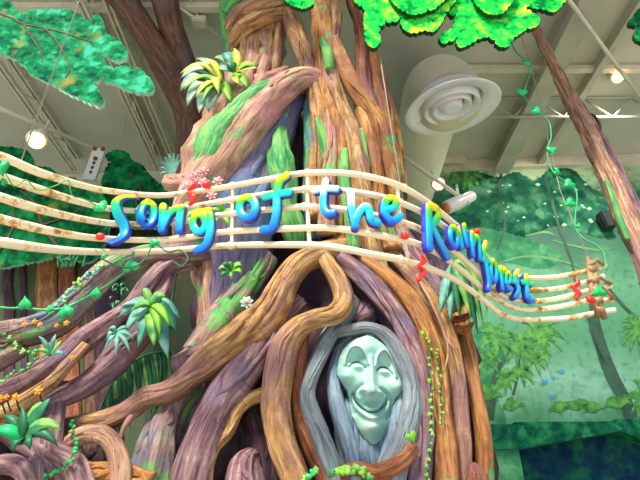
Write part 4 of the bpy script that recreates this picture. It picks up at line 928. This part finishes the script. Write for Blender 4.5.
RL = [
    [(-40, 146), (0, 156), (38, 172), (88, 187), (125, 193), (160, 195.5), (192, 192), (232, 186), (270, 179), (307, 173), (352, 174), (395, 184), (427, 202), (452, 222), (470, 236), (482, 252), (497, 268), (517, 277), (555, 277), (590, 270), (606, 265)],
    [(-40, 160), (0, 176), (50, 193), (100, 207), (140, 211), (178, 209), (230, 200), (304, 189.5), (340, 190.6), (377, 196), (413, 208), (445, 227), (468, 250), (486, 273), (505, 286), (522, 290), (555, 289), (590, 281), (604, 276)],
    [(-40, 182), (0, 197), (50, 212), (100, 222), (135, 224), (180, 222), (221, 215), (304, 206.6), (340, 209), (377, 216), (413, 226), (437, 240), (460, 256), (480, 275), (502, 295), (527, 301), (555, 299), (587, 291), (611, 286)],
    [(-40, 208), (0, 219), (50, 231), (95, 238), (150, 240), (190, 237), (230, 231.5), (309, 228), (340, 229), (377, 235), (415, 243), (444, 257), (472, 279), (490, 295), (520, 309), (555, 307.5), (587, 301), (613, 300)],
    [(-40, 234), (0, 242), (50, 249), (100, 252), (160, 251), (230, 245.5), (310, 245), (340, 248), (370, 254), (410, 262), (450, 277), (480, 297), (502, 314), (525, 319.5), (567, 318), (600, 312), (615, 310)]]
for pl in RL:
    sm = cr(pl, 6); bm = bmesh.new(); wp = [SP(x, y) for x, y in sm]; n_ = len(wp)
    dist = 0; rr = []
    for i, (x, y) in enumerate(sm):
        if i: dist += (wp[i]-wp[i-1]).length
        base_r = .0235+.006*max(0, min(1, (90-x)/60))
        rr.append(base_r*(1+.06*noise.noise(V((dist*5, y, 0)))))
    tube_bm(bm, wp, rr, 12)
    o = bm_obj('bamboo_rail', bm, M['rail'], staff)
    # bamboo nodes
for (pts, rr) in (([(232, 182), (231.5, 215), (231, 249)], .014), ([(307, 169), (307, 210), (309, 249)], .015), ([(398, 182), (402, 222), (411, 265)], .014)):
    bm = bmesh.new(); tube_bm(bm, [SP(x, y, -.012) for x, y in cr(pts, 4)], [rr]*(len(pts)*4-3), 8); bm_obj('upright', bm, M['rail'], staff)
    ups = pts
    for pl in RL:
        # binding where the upright meets the rail
        best = min(cr(pl, 8), key=lambda q: abs(q[0]-ups[1][0]))
        bm = bmesh.new(); c = SP(best[0], best[1])
        bmesh.ops.create_uvsphere(bm, u_segments=10, v_segments=8, radius=.03, matrix=Matrix.Translation(c)); bm_obj('binding', bm, M['rail'], staff)
for (pts, rr) in (([(588, 262), (590, 290), (597, 318)], .028), ([(593, 268), (594, 290), (603, 320)], .026), ([(586, 258), (589, 276), (590, 296)], .016)):
    bm = bmesh.new(); tube_bm(bm, [SP(x, y, .03) for x, y in pts], [rr]*len(pts), 8); bm_obj('end_post', bm, M['bamboo_dark'], staff)
for (pts, rr) in (([(584, 300), (600, 289), (612, 301)], .018), ([(585, 283), (598, 279), (609, 287)], .018), ([(587, 268), (595, 262), (602, 268)], .02)):
    bm = bmesh.new(); tube_bm(bm, [SP(x, y, .05) for x, y in pts], [rr]*len(pts), 8); bm_obj('twig', bm, M['bamboo_dark'], staff)
for (x, y) in ((590, 271), (592, 282), (594, 292), (596, 302), (598, 312)):
    bm = bmesh.new(); c = SP(x, y, .03); tube_bm(bm, [c+V((-.035, 0, 0)), c+V((.035, 0, 0))], [.042, .042], 10); bm_obj('binding', bm, M['bamboo_dark'], staff)
a = SP(400, 184)
rod('hanger_wire', [a, P(379, 50, 4.3), P(374, 6, 4.4)], .006, M['wire'], staff, 5)
a = SP(590, 262); rod('hanger_wire', [a, P(560, 190, 4.8), P(530, 62, 4.75), V((P(530, 62, 4.75).x-.05, 4.75, CEIL))], .006, M['wire'], staff, 5)
a = SP(20, 164); rod('hanger_wire', [a, V((a.x, a.y, CEIL))], .005, M['wire'], staff, 5)

# letters
def stroke_solid(bm, pts, hw, px_n, ymin, ymax, thick=.032, off=.055, fore=1.0):
    uvl = bm.loops.layers.uv.verify()
    sm = cr(pts, 5) if len(pts) > 2 else cr(pts, 3)
    wp = [SP(x, y, off) for x, y in sm]
    nr = SN(px_n)
    if px_n < 300: nr = V((-.22, -1, -.12)).normalized()      # this word faces a little to the left
    n_ = len(wp); T = [(wp[min(i+1, n_-1)]-wp[max(i-1, 0)]).normalized() for i in range(n_)]
    W_ = hw*S(220, SY(px_n))
    P2 = []; sc_ = []; ys = []
    for k in (.97, .72, .4): P2.append(wp[0]-T[0]*W_*k); sc_.append(math.sqrt(1-k*k)+.02); ys.append(sm[0][1]); 
    for i in range(n_): P2.append(wp[i]); sc_.append(1); ys.append(sm[i][1])
    for k in (.4, .72, .97): P2.append(wp[-1]+T[-1]*W_*k); sc_.append(math.sqrt(1-k*k)+.02); ys.append(sm[-1][1])
    TT = [T[0]]*3+T+[T[-1]]*3; rings = []
    sec = [(1, -.8), (1, .5), (.94, .88), (.78, 1), (-.78, 1), (-.94, .88), (-1, .5), (-1, -.8)]
    for p, s_, t_ in zip(P2, sc_, TT):
        B = nr.cross(t_); 
        if B.length < 1e-4: B = t_.orthogonal()
        B.normalize()
        rings.append([bm.verts.new(p+B*W_*s_*a+nr*thick*b_) for a, b_ in sec])
    fs = []
    m_ = len(sec)
    for i in range(len(rings)-1):
        for k in range(m_):
            f = bm.faces.new((rings[i][k], rings[i][(k+1) % m_], rings[i+1][(k+1) % m_], rings[i+1][k])); fs.append(f)
            f.material_index = 0 if 1 <= k <= 5 else 1
    for rg in (rings[0], rings[-1]): f = bm.faces.new(rg); f.material_index = 1; fs.append(f)
    z0 = P(px_n, ymax, SY(px_n)).z; z1 = P(px_n, ymin, SY(px_n)).z
    for f in fs:
        for lp in f.loops: lp[uvl].uv = (0, (lp.vert.co.z-z0)/(z1-z0))
def ell(cx, cy, rx, ry, rot=0, n_=14):
    out = []
    for i in range(n_+1):
        a = 2*math.pi*i/n_-1.3; x, y = rx*math.cos(a), ry*math.sin(a); out.append((cx+x*math.cos(rot)-y*math.sin(rot), cy+x*math.sin(rot)+y*math.cos(rot)))
    return out
LET = [
    ('S', 'Song', 'leading', 4.6, [[(129, 199), (118, 200), (112, 206), (114, 217), (120, 229), (119, 238), (109, 245)]], 0),
    ('o', 'Song', 'second', 4.2, [ell(145, 217, 8.5, 10.5)], 0),
    ('n', 'Song', 'third', 4.0, [[(166, 211), (165.5, 222), (164.5, 234)], [(166, 230), (172, 219), (180, 213), (185, 213)], [(185.5, 212), (184, 223), (183.5, 234)]], 0),
    ('g', 'Song', 'last', 3.9, [ell(204.5, 227, 6.5, 8.5), [(214, 216), (215.5, 230), (213, 244), (208, 251), (202, 254)], [(200, 217.5), (208, 216), (214, 215)]], 0),
    ('o', 'of', 'first', 4.2, [ell(252.5, 212, 8, 10)], 0),
    ('f', 'of', 'last', 4.2, [[(291, 180.5), (284.5, 187), (282, 200), (281.5, 216), (279, 228), (275, 233), (268, 233.5)], [(270, 201.5), (282, 199), (294, 197)]], 0),
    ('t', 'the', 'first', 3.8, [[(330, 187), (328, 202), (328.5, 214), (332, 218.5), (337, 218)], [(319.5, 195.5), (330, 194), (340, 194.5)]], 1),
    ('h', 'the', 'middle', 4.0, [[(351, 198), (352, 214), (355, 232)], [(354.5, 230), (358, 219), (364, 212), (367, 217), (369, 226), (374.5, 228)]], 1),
    ('e', 'the', 'last', 3.8, [[(382, 215.5), (389, 212), (389.5, 205), (383.5, 204), (380, 210), (380.5, 219), (385, 226), (390, 225), (394, 221)]], 0),
    ('R', 'Rainforest', 'capital', 4.6, [[(420.5, 211), (420.5, 230), (421, 251)], [(422, 210), (429, 213), (429, 221), (423, 228)], [(424, 229), (431, 244), (439, 259)]], 0),
    ('a', 'Rainforest', 'second', 3.1, [ell(445.5, 240, 3.6, 9.5, -.08), [(450.5, 232), (452, 241), (453.5, 250)]], 0),
    ('i', 'Rainforest', 'third', 3.0, [[(456, 229), (457, 238), (459, 248)]], 0),
    ('n', 'Rainforest', 'fourth', 2.7, [[(464, 236), (464, 247), (465, 258)], [(465, 247), (468, 239.5), (471, 244), (472, 254), (472.5, 262)]], 0),
    ('f', 'Rainforest', 'fifth', 2.7, [[(478, 246), (476, 256), (479, 270), (481.5, 284), (481, 292)], [(474.5, 262), (478, 263), (483, 265)]], 0),
    ('o', 'Rainforest', 'sixth', 2.3, [ell(486, 274, 2.8, 10.5, -.08)], 0),
    ('r', 'Rainforest', 'seventh', 2.4, [[(493, 271), (494, 282), (495, 292)], [(494, 277), (496.5, 271.5), (498, 273)]], 0),
    ('e', 'Rainforest', 'eighth', 2.2, [[(498, 286), (502.5, 284), (502.5, 277), (499, 276), (498.5, 284), (501, 292), (504, 292)]], 0),
    ('s', 'Rainforest', 'ninth', 2.4, [[(511, 274), (508, 279), (510, 287), (511.5, 294), (508, 300)], [(505.5, 284), (510, 285)]], 0),
    ('t', 'Rainforest', 'last', 2.5, [[(519.5, 279), (520, 291), (521.5, 301), (525, 303)], [(515.5, 285), (520, 285.5), (526, 287)]], 0)]
for ch, wd, pos, hw, strokes, kind in LET:
    allp = [p for s_ in strokes for p in s_]
    ymin = min(p[1] for p in allp)-hw; ymax = max(p[1] for p in allp)+hw; pn = sum(p[0] for p in allp)/len(allp)
    bm = bmesh.new()
    for q, s_ in enumerate(strokes): stroke_solid(bm, s_, hw, pn, ymin, ymax, .03-.0015*q)
    nm = 'sign_letter'
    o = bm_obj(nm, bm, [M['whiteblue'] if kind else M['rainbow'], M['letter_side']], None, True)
    look = 'white-topped blue' if kind else 'rainbow yellow to blue'
    tag(o, f'{look} letter {ch}, {pos} letter of the word {wd} on the bamboo staff', 'letter', 'rainbow letters on the staff')

# red notes and rests on the staff
for i, (x, y, r_, lab) in enumerate(((95, 238, 4.2, 'red ball note on the staff left of the letter S'), (210, 188, 4.6, 'red ball note on the top rail above the word Song'), (400, 239, 4.2, 'red ball note below the letter e of the word the'), (472, 233.5, 3.2, 'small red ball note on the top rail above Rainforest'), (588.5, 301.5, 4, 'red ball note at the right end of the staff'))):
    bm = bmesh.new(); c = SP(x, y, .05); rr = r_*S(y, SY(x))
    bmesh.ops.create_uvsphere(bm, u_segments=20, v_segments=12, radius=rr, matrix=Matrix.Translation(c) @ Matrix.Diagonal((1.05, .75, .95, 1)))
    tube_bm(bm, [c, SP(x, y, -.01)], [.012, .012], 8)
    tag(bm_obj('note_ball', bm, M['red']), lab, 'music note', 'red notes on the staff')
for (pl, lab) in (([(193, 181), (196, 187), (190, 193), (196, 199), (191, 207)], 'red squiggle rest hanging over the upper rails above the word Song'), ([(418, 256), (421, 262), (416, 267), (420.5, 273), (415, 282)], 'red squiggle rest on the bottom rail under the letter R'), ([(574.5, 279), (576.5, 284), (572, 288), (577, 294), (575, 300)], 'red squiggle rest near the right end of the staff')):
    bm = bmesh.new(); sm = cr(pl, 6); n_ = len(sm)
    tube_bm(bm, [SP(x, y, .026) for x, y in sm], [(1.3+1.3*math.sin(math.pi*i/(n_-1)*2)**2+.6*(i/(n_-1)))*S(y, SY(x)) for i, (x, y) in enumerate(sm)], 10)
    tag(bm_obj('rest_squiggle', bm, M['red']), lab, 'music note', 'red notes on the staff')

# ------------------------------------------------------------------ plants
def ivy(label, pts, leaves, r=.008, mat='stem_green', lm='leaf_green', group='ivy vines'):
    t = thing('ivy_vine', label, 'vine', group)
    sm = cr(pts, 6); bm = bmesh.new(); wp = [P(a, b_, y) for a, b_, y in sm]; tube_bm(bm, wp, [r]*len(wp), 6); bm_obj('stem', bm, M[mat], t)
    for (x, y, Y, sz, ang) in leaves:
        bm = bmesh.new(); heart_bm(bm, P(x, y, Y-.02), sz*S(y, Y), math.radians(ang), (random.uniform(-.35, .35), -1, random.uniform(-.5, .1))); bm_obj('leaf', bm, M[lm], t)
    return t
ivy('green ivy vine hanging from the lime canopy down to the right end of the staff',
    [(511, 40, 4.5), (516, 52, 4.5), (528, 62, 4.5), (531, 70, 4.5), (524, 92, 4.5), (528, 102, 4.5), (537, 112, 4.5), (549, 122, 4.5), (551, 138, 4.5), (547, 150, 4.5), (551, 168, 4.5), (560, 178, 4.45), (570, 184, 4.45), (577, 195, 4.4), (575, 225, 4.35), (583, 238, 4.3), (596, 245, 4.25), (604, 254, 4.22), (606, 270, 4.2)],
    [(527, 63, 4.5, 6, 20), (522, 92, 4.5, 6, -10), (536, 111, 4.5, 5.5, 40), (552, 150, 4.5, 6, 0), (557, 172, 4.45, 4.5, 70), (569, 184, 4.45, 6.5, -60), (570, 203, 4.4, 6, -70), (599, 292, 4.15, 7, 180), (578, 226, 4.35, 3, 30)])
ivy('green ivy vine trailing over the left roots with three bright heart leaves',
    [(-20, 304, 3.6), (6, 308, 3.6), (24, 308, 3.6), (45, 310, 3.6), (64, 308, 3.6), (80, 301, 3.62), (98, 291, 3.5), (115, 280, 3.42), (128, 268, 3.36), (134, 252, 3.34)],
    [(25, 304, 3.6, 8, 180), (66, 311, 3.58, 8.5, 200), (96, 293, 3.5, 6.5, 170), (131, 266, 3.34, 8.5, 200), (50, 309, 3.6, 4, 90)], .009)
ivy('green ivy vine with pale tendrils curling round the left end of the staff',
    [(-12, 165, 2.45), (4, 172, 2.5), (14, 186, 2.55), (26, 180, 2.6), (38, 190, 2.65), (55, 186, 2.75), (68, 180, 2.8), (72, 195, 2.85), (84, 199, 2.95), (98, 206, 3.05)],
    [(1, 168, 2.45, 10, 20), (101, 207, 3.05, 8, 40), (4, 182, 2.5, 4, 100)], .005, 'leaf_mid')
ivy('short green ivy sprig with two leaves below the letters of Song',
    [(100, 258, 3.05), (118, 266, 3.1), (133, 267, 3.15), (146, 258, 3.2), (154, 244, 3.3), (168, 252, 3.3), (180, 250, 3.35), (188, 258, 3.35), (182, 266, 3.35), (174, 262, 3.35)],
    [(154, 243, 3.3, 6, 200), (104, 256, 3.05, 3, 60)], .006, 'leaf_dark')
def climbing(label, pts, n_, sz, seed, lm='leaf_lime', Yoff=0):
    rnd = random.Random(seed); t = thing('climbing_vine', label, 'vine', 'climbing vines on the roots')
    sm = cr(pts, 8); bm = bmesh.new(); wp = [P(a, b_, y) for a, b_, y in sm]; tube_bm(bm, wp, [.006]*len(wp), 6); bm_obj('stem', bm, M['leaf_dark'], t)
    for i in range(n_):
        a, b_, y = sm[int((i+.5)/n_*(len(sm)-1))]
        bm = bmesh.new(); heart_bm(bm, P(a+rnd.uniform(-2.5, 2.5), b_+rnd.uniform(-2, 2), y-.02), sz*rnd.uniform(.7, 1.3)*S(b_, y), rnd.uniform(0, 6.28), (rnd.uniform(-.5, .5), -1, 0)); bm_obj('leaf', bm, M[lm if rnd.random() < .6 else 'leaf_mid'], t)
climbing('climbing vine of small green leaves down the roots right of the face', [(424, 330, 4.2), (430, 355, 4.18), (431, 385, 4.16), (432, 410, 4.14), (430, 440, 4.12), (428, 470, 4.1), (427, 495, 4.1)], 24, 2.3, 1)
climbing('thin beaded vine of tiny yellow green leaves on the tan root right of the face', [(436, 345, 4.2), (439, 375, 4.18), (441, 405, 4.17), (442, 425, 4.16)], 18, 1.5, 2)
climbing('climbing vine of small leaves ringing the root at the lower left', [(74, 420, 4.18), (72, 432, 4.06), (76, 444, 3.98), (72, 456, 3.96), (66, 466, 3.94), (56, 472, 3.94), (46, 478, 3.94)], 22, 2.2, 3, 'leaf_green')
climbing('mossy vine of tiny leaves creeping along the far left root', [(-8, 330, 4.0), (10, 340, 3.98), (22, 352, 3.97), (36, 352, 3.96), (30, 366, 3.95), (12, 374, 3.94), (-8, 384, 3.93)], 30, 2.2, 4, 'leaf_mid')
climbing('leafy vine draped along the top of the upper left root', [(50, 312, 4.02), (66, 296, 4.08), (80, 282, 4.15), (92, 272, 4.2), (104, 264, 4.25)], 26, 3.0, 5, 'leaf_teal')
climbing('low cluster of green leaves on the root under the carved face', [(330, 472, 3.98), (345, 470, 3.96), (358, 470, 3.95), (368, 476, 3.95)], 14, 4.2, 6, 'leaf_lime')
climbing('two tone leaf sprig growing from the root at the bottom centre', [(298, 486, 3.9), (308, 476, 3.9), (318, 470, 3.9)], 10, 3.6, 8, 'leaf_green')
climbing('single leaf hanging on a thin stem right of the beard', [(410, 432, 4.05), (412, 438, 4.03), (412, 444, 4.02)], 1, 6, 7, 'leaf_lime')
def rosette(name, label, cat, c, leaves, group=None):
    """leaves: (mid px,py, tip px,py, half width px, material, dY)"""
    t = thing(name, label, cat, group); cx, cy, Y = c
    for mx, my, tx, ty, wpx, mt, dy in leaves:
        blade('leaf', P(cx, cy, Y), P(mx, my, Y-.12+dy), P(tx, ty, Y-.05+dy), wpx*S(cy, Y), M[mt], t)
    return t
Y0 = 4.2
rosette('bromeliad', 'large yellow edged bromeliad on the upper left of the trunk', 'plant', (221, 82, Y0), [
    (203, 54, 181, 78, 10, 'leaf_sage', .05), (196, 62, 180, 92, 10, 'leaf_sage', .02), (197, 74, 187, 106, 10, 'leaf_sage', -.02), (204, 88, 199, 113, 9, 'leaf_sage', -.04), (212, 92, 208, 112, 8, 'leaf_sage', -.05), (214, 60, 196, 58, 8, 'leaf_sage', .05),
    (204, 50, 180, 74, 4, 'leaf_yellow', .0), (200, 66, 184, 90, 3.5, 'leaf_lime', -.06), (205, 76, 196, 98, 4, 'leaf_yellow', -.1), (212, 66, 219, 94, 6, 'leaf_yellow', -.14), (206, 84, 203, 102, 3, 'leaf_lime', -.12), (224, 84, 231, 102, 6, 'leaf_lime', -.1), (216, 58, 206, 60, 4, 'leaf_yellow', -.02)])
rosette('bromeliad', 'smaller green bromeliad above and right of the yellow edged one', 'plant', (236, 72, Y0), [
    (222, 52, 214, 58, 6.0, 'leaf_mid', .05), (230, 50, 222, 54, 7.5, 'leaf_teal', .05), (236, 50, 236, 50, 6.0, 'leaf_mid', .05), (240, 56, 234, 48, 4.5, 'leaf_yellow', .0), (246, 58, 256, 66, 5.2, 'leaf_lime', -.03), (244, 66, 258, 68, 4.5, 'leaf_yellow', -.03), (240, 74, 248, 88, 5.2, 'leaf_lime', -.06), (226, 66, 214, 68, 6.0, 'leaf_teal', .02), (232, 62, 226, 62, 6.0, 'leaf_dark', .0), (238, 76, 234, 80, 5.2, 'leaf_mid', -.05), (232, 78, 240, 84, 3.9, 'leaf_yellow', -.08)])
Y1 = 4.1
rosette('agave_plant', 'drooping teal agave with lime centre leaves on the left roots', 'plant', (151, 306, Y1), [
    (138, 294, 118, 318, 7.5, 'leaf_teal', .04), (140, 304, 124, 334, 7.5, 'leaf_teal', .0), (146, 310, 138, 348, 7.5, 'leaf_teal', .0), (160, 300, 178, 334, 9.0, 'leaf_dark', .02), (162, 296, 180, 318, 7.5, 'leaf_teal', .04), (158, 312, 168, 358, 9.0, 'leaf_teal', -.02), (152, 318, 154, 346, 7.5, 'leaf_mid', -.05), (156, 306, 160, 336, 5.2, 'leaf_lime', -.1), (160, 302, 170, 326, 4.5, 'leaf_lime', -.1), (146, 296, 130, 312, 5.2, 'leaf_mid', -.04), (146, 286, 142, 290, 4.5, 'leaf_mid', .06), (158, 288, 166, 298, 5.2, 'leaf_mid', .04), (142, 298, 120, 306, 4.5, 'leaf_teal', .02)])
rosette('agave_plant', 'small blue green spiky agave left of the big drooping agave', 'plant', (114, 336, 4.0), [
    (112, 326, 106, 340, 3, 'leaf_teal', 0), (114, 330, 104, 350, 3, 'leaf_teal', -.02), (118, 334, 116, 356, 3, 'leaf_teal', -.04), (122, 330, 130, 352, 3, 'leaf_teal', -.02), (124, 326, 134, 340, 3, 'leaf_teal', 0), (116, 322, 108, 330, 2.5, 'leaf_teal', .03), (122, 322, 130, 330, 2.5, 'leaf_teal', .03)])
rosette('agave_plant', 'dark spiky agave with long blades at the lower left corner', 'plant', (22, 442, 3.85), [
    (8, 424, -6, 432, 6.8, 'leaf_green', 0), (14, 416, 4, 416, 5.4, 'leaf_dark', .03), (34, 416, 50, 398, 8.1, 'leaf_dark', 0), (32, 404, 44, 402, 5.4, 'leaf_mid', .04), (40, 412, 62, 430, 6.8, 'leaf_mid', -.03), (36, 418, 58, 446, 6.8, 'leaf_dark', -.04), (24, 424, 22, 406, 5.4, 'leaf_dark', .02), (16, 432, 12, 452, 6.8, 'leaf_dark', -.04), (28, 432, 30, 450, 5.4, 'leaf_dark', -.05)])
rosette('fern_plant', 'small dark green tuft on the trunk just below the staff', 'plant', (231, 272, 4.2), [
    (224, 262, 218, 270, 3.2, 'leaf_mid', 0), (226, 260, 222, 264, 3.1, 'leaf_dark', 0), (231, 258, 232, 264, 3.1, 'leaf_mid', 0), (237, 260, 242, 266, 3.2, 'leaf_lime', -.02), (238, 266, 242, 274, 3.2, 'leaf_lime', -.04), (224, 270, 220, 277, 3.2, 'leaf_dark', -.02), (231, 272, 231, 280, 2.9, 'leaf_mid', -.03), (236, 258, 246, 264, 2.6, 'leaf_dark', .02)])
rosette('agave_plant', 'little teal sprout on the mossy left root beside the orange flowers', 'plant', (50, 356, 3.9), [
    (46, 340, 38, 336, 2.5, 'leaf_teal', 0), (44, 346, 33, 352, 2.5, 'leaf_mid', 0), (52, 340, 56, 334, 3, 'leaf_teal', 0), (56, 346, 62, 340, 2.5, 'leaf_mid', 0), (60, 348, 64, 356, 2.5, 'leaf_teal', -.03), (46, 350, 40, 360, 2.4, 'leaf_teal', -.03)])
# strap leaves hanging right of the trunk
rosette('strap_fern', 'long green strap leaves hanging beside the trunk under the letters of Rainforest', 'plant', (455, 262, 4.3), [
    (468, 262, 484, 330, 6.0, 'leaf_mid', .04), (464, 266, 478, 334, 6.0, 'leaf_dark', 0), (472, 260, 488, 312, 5.2, 'leaf_lime', .05), (458, 270, 472, 320, 5.2, 'leaf_mid', -.02), (470, 256, 486, 296, 4.5, 'leaf_mid', .08), (452, 284, 450, 322, 6.0, 'leaf_teal', .05), (446, 282, 440, 314, 6.0, 'leaf_teal', .05), (456, 276, 460, 318, 6.0, 'leaf_dark', .02)])
# hanging palm fronds behind the left roots
t = thing('palm_frond', 'dark green palm frond hanging in the hollow between the left roots', 'plant')
rnd = random.Random(12)
stem = cr([(172, 352, 5.0), (150, 354, 4.95), (128, 366, 4.9), (110, 388, 4.88), (98, 420, 4.86)], 6)
bm = bmesh.new(); tube_bm(bm, [P(*q) for q in stem], [.012]*len(stem), 6); bm_obj('frond_stem', bm, M['leaf_dark'], t)
for i in range(26):
    x, y, Y = stem[int(i/26*(len(stem)-1))]
    blade('leaflet', P(x, y, Y), P(x+4+rnd.uniform(-3, 3), y+14, Y-.05), P(x+rnd.uniform(-6, 10), y+rnd.uniform(38, 62), Y-.02), 2.6*S(y, Y), M['leaf_dark' if i % 3 else 'leaf_mid'], t)
t = thing('palm_frond', 'small teal fern between the brown forked tree and the dark treetop', 'plant')
for i in range(11):
    a = math.radians(170+20*i); blade('leaflet', P(174, 176, 5.3), P(174+9*math.cos(a), 166+8*math.sin(a), 5.26), P(174+15*math.cos(a), 172+20*math.sin(a), 5.26), 2.4*S(165, 5.3), M['leaf_teal'], t)
bm = bmesh.new(); tube_bm(bm, [P(174, 174, 5.3), P(177, 205, 5.35), P(180, 250, 5.4), V((P(180, 250, 5.4).x, 5.4, 0))], [.015]*4, 6); bm_obj('stem', bm, M['leaf_dark'], t)
t = thing('undergrowth_tuft', 'dark grassy tuft above the upper left root', 'plant')
for i in range(16):
    x = 70+rnd.uniform(-12, 14); blade('blade', P(x, 268, 4.9), P(x+rnd.uniform(-3, 3), 258, 4.88), P(x+rnd.uniform(-9, 9), 252+rnd.uniform(0, 8), 4.86), 1.4*S(260, 4.9), M['leaf_dark'], t)
t = thing('shrub', 'dark leafy shrub between the left root and the trunk under the staff', 'plant')
for i in range(26):
    x, y = 118+rnd.uniform(-10, 14), 285+rnd.uniform(-14, 40); blade('leaf', P(x, y, 5.2), P(x+rnd.uniform(-4, 4), y-6, 5.17), P(x+rnd.uniform(-8, 8), y+rnd.uniform(-4, 8), 5.15), 2.2*S(y, 5.2), M['leaf_dark'], t)
# flowers
def flower(label, x, y, Y, r, n_=5, mat='orange_petal', stemlen=0, group='orange flowers on the left roots'):
    t = thing('flower', label, 'flower', group)
    k = S(y, Y)
    for i in range(n_):
        a = 2*math.pi*i/n_+.3; c = P(x, y, Y); tip = c+V((math.cos(a), -.25, math.sin(a)))*r*k
        blade('petal', c, c.lerp(tip, .5)+V((0, -.02, 0)), tip, r*.42*k, M[mat], t, n=5, thick=.005)
    bm = bmesh.new(); bmesh.ops.create_uvsphere(bm, u_segments=10, v_segments=6, radius=r*.28*k, matrix=Matrix.Translation(P(x, y, Y)+V((0, -.015, 0)))); bm_obj('flower_centre', bm, M['yellow_petal' if mat != 'pale_petal' else 'orange_petal'], t)
    if stemlen: rod('stem', [P(x, y, Y), P(x+1.5, y+stemlen*.5, Y+.05), P(x+4, y+stemlen, Y+.1)], .006, M['black'], t, 6, 4)
for (x, y, r_, lab, st) in ((25, 325, 3.5, 'orange flower farthest left of the row on the upper root', 0), (35, 322, 3.2, 'orange flower at the left of the close pair on the upper root', 0), (40.5, 325, 3.2, 'orange flower right in the close pair on the upper root', 0), (57, 326, 2.8, 'small orange flower between the close pair and the heart leaf', 0), (67, 323.5, 3.6, 'orange flower under the big heart leaf', 0),
                         (73, 358, 3.2, 'yellow orange flower alone on the mauve root', 0), (39, 391, 5, 'orange flower on a black stem at the right over the dark agave', 12), (16, 397, 4.2, 'orange flower on a black stem, middle of the three over the dark agave', 14), (7, 397.5, 3.6, 'small orange flower beside the middle one over the dark agave', 14), (1.5, 399, 4.2, 'orange flower at the left picture edge over the dark agave', 14)):
    flower(lab, x, y, 3.82, r_, 5, 'orange_petal', st)
flower('pale blue flower with orange centre on the root below the staff', 247, 303, 4.1, 7, 7, 'pale_petal', 0, None)
for i, (x, y, lab) in enumerate(((196, 176, 'pink blossom highest on the trunk behind the staff above Song'), (204, 172, 'pink blossom at the top right of the cluster behind the staff'), (188, 186, 'pink blossom at the left of the cluster behind the staff'), (204, 183, 'pink blossom in the middle of the cluster behind the staff'), (218, 182, 'pink blossom at the right of the cluster behind the staff'), (212, 196, 'pink blossom under the top rail behind the staff above the letter g'))):
    flower(lab, x, y, 4.02, 6, 6, 'pink_petal', 0, 'pink blossoms on the trunk')
for (x, y, lab, mt) in ((196, 206, 'green strap leaves behind the letter n of Song', 'leaf_mid'), (222, 212, 'green strap leaves behind the letter g of Song', 'leaf_lime')):
    rosette('leaf_tuft', lab, 'plant', (x, y, 4.1), [(x-8, y-8, x-16, y+4, 3, mt, 0), (x+8, y-6, x+14, y+4, 3, mt, 0), (x, y-10, x-4, y-14, 3, mt, 0), (x+4, y+6, x+8, y+14, 3, mt, 0), (x-6, y+6, x-10, y+14, 3, mt, 0)])

# put every Empty at the base of its thing, keeping the parts where they stand
bpy.context.view_layer.update()
for r_ in ROOTS:
    lo = None; acc = V((0, 0, 0)); n_ = 0
    st = list(r_.children); al = []
    while st:
        o = st.pop(); al.append(o); st += list(o.children)
    for o in al:
        if o.type != 'MESH': continue
        for v in o.data.vertices:
            if lo is None or v.co.z < lo: lo = v.co.z
            acc += v.co; n_ += 1
    if not n_: continue
    base = acc/n_; base.z = lo
    r_.location = base
    for o in r_.children:
        o.matrix_parent_inverse = Matrix.Identity(4)
        o.location = -base
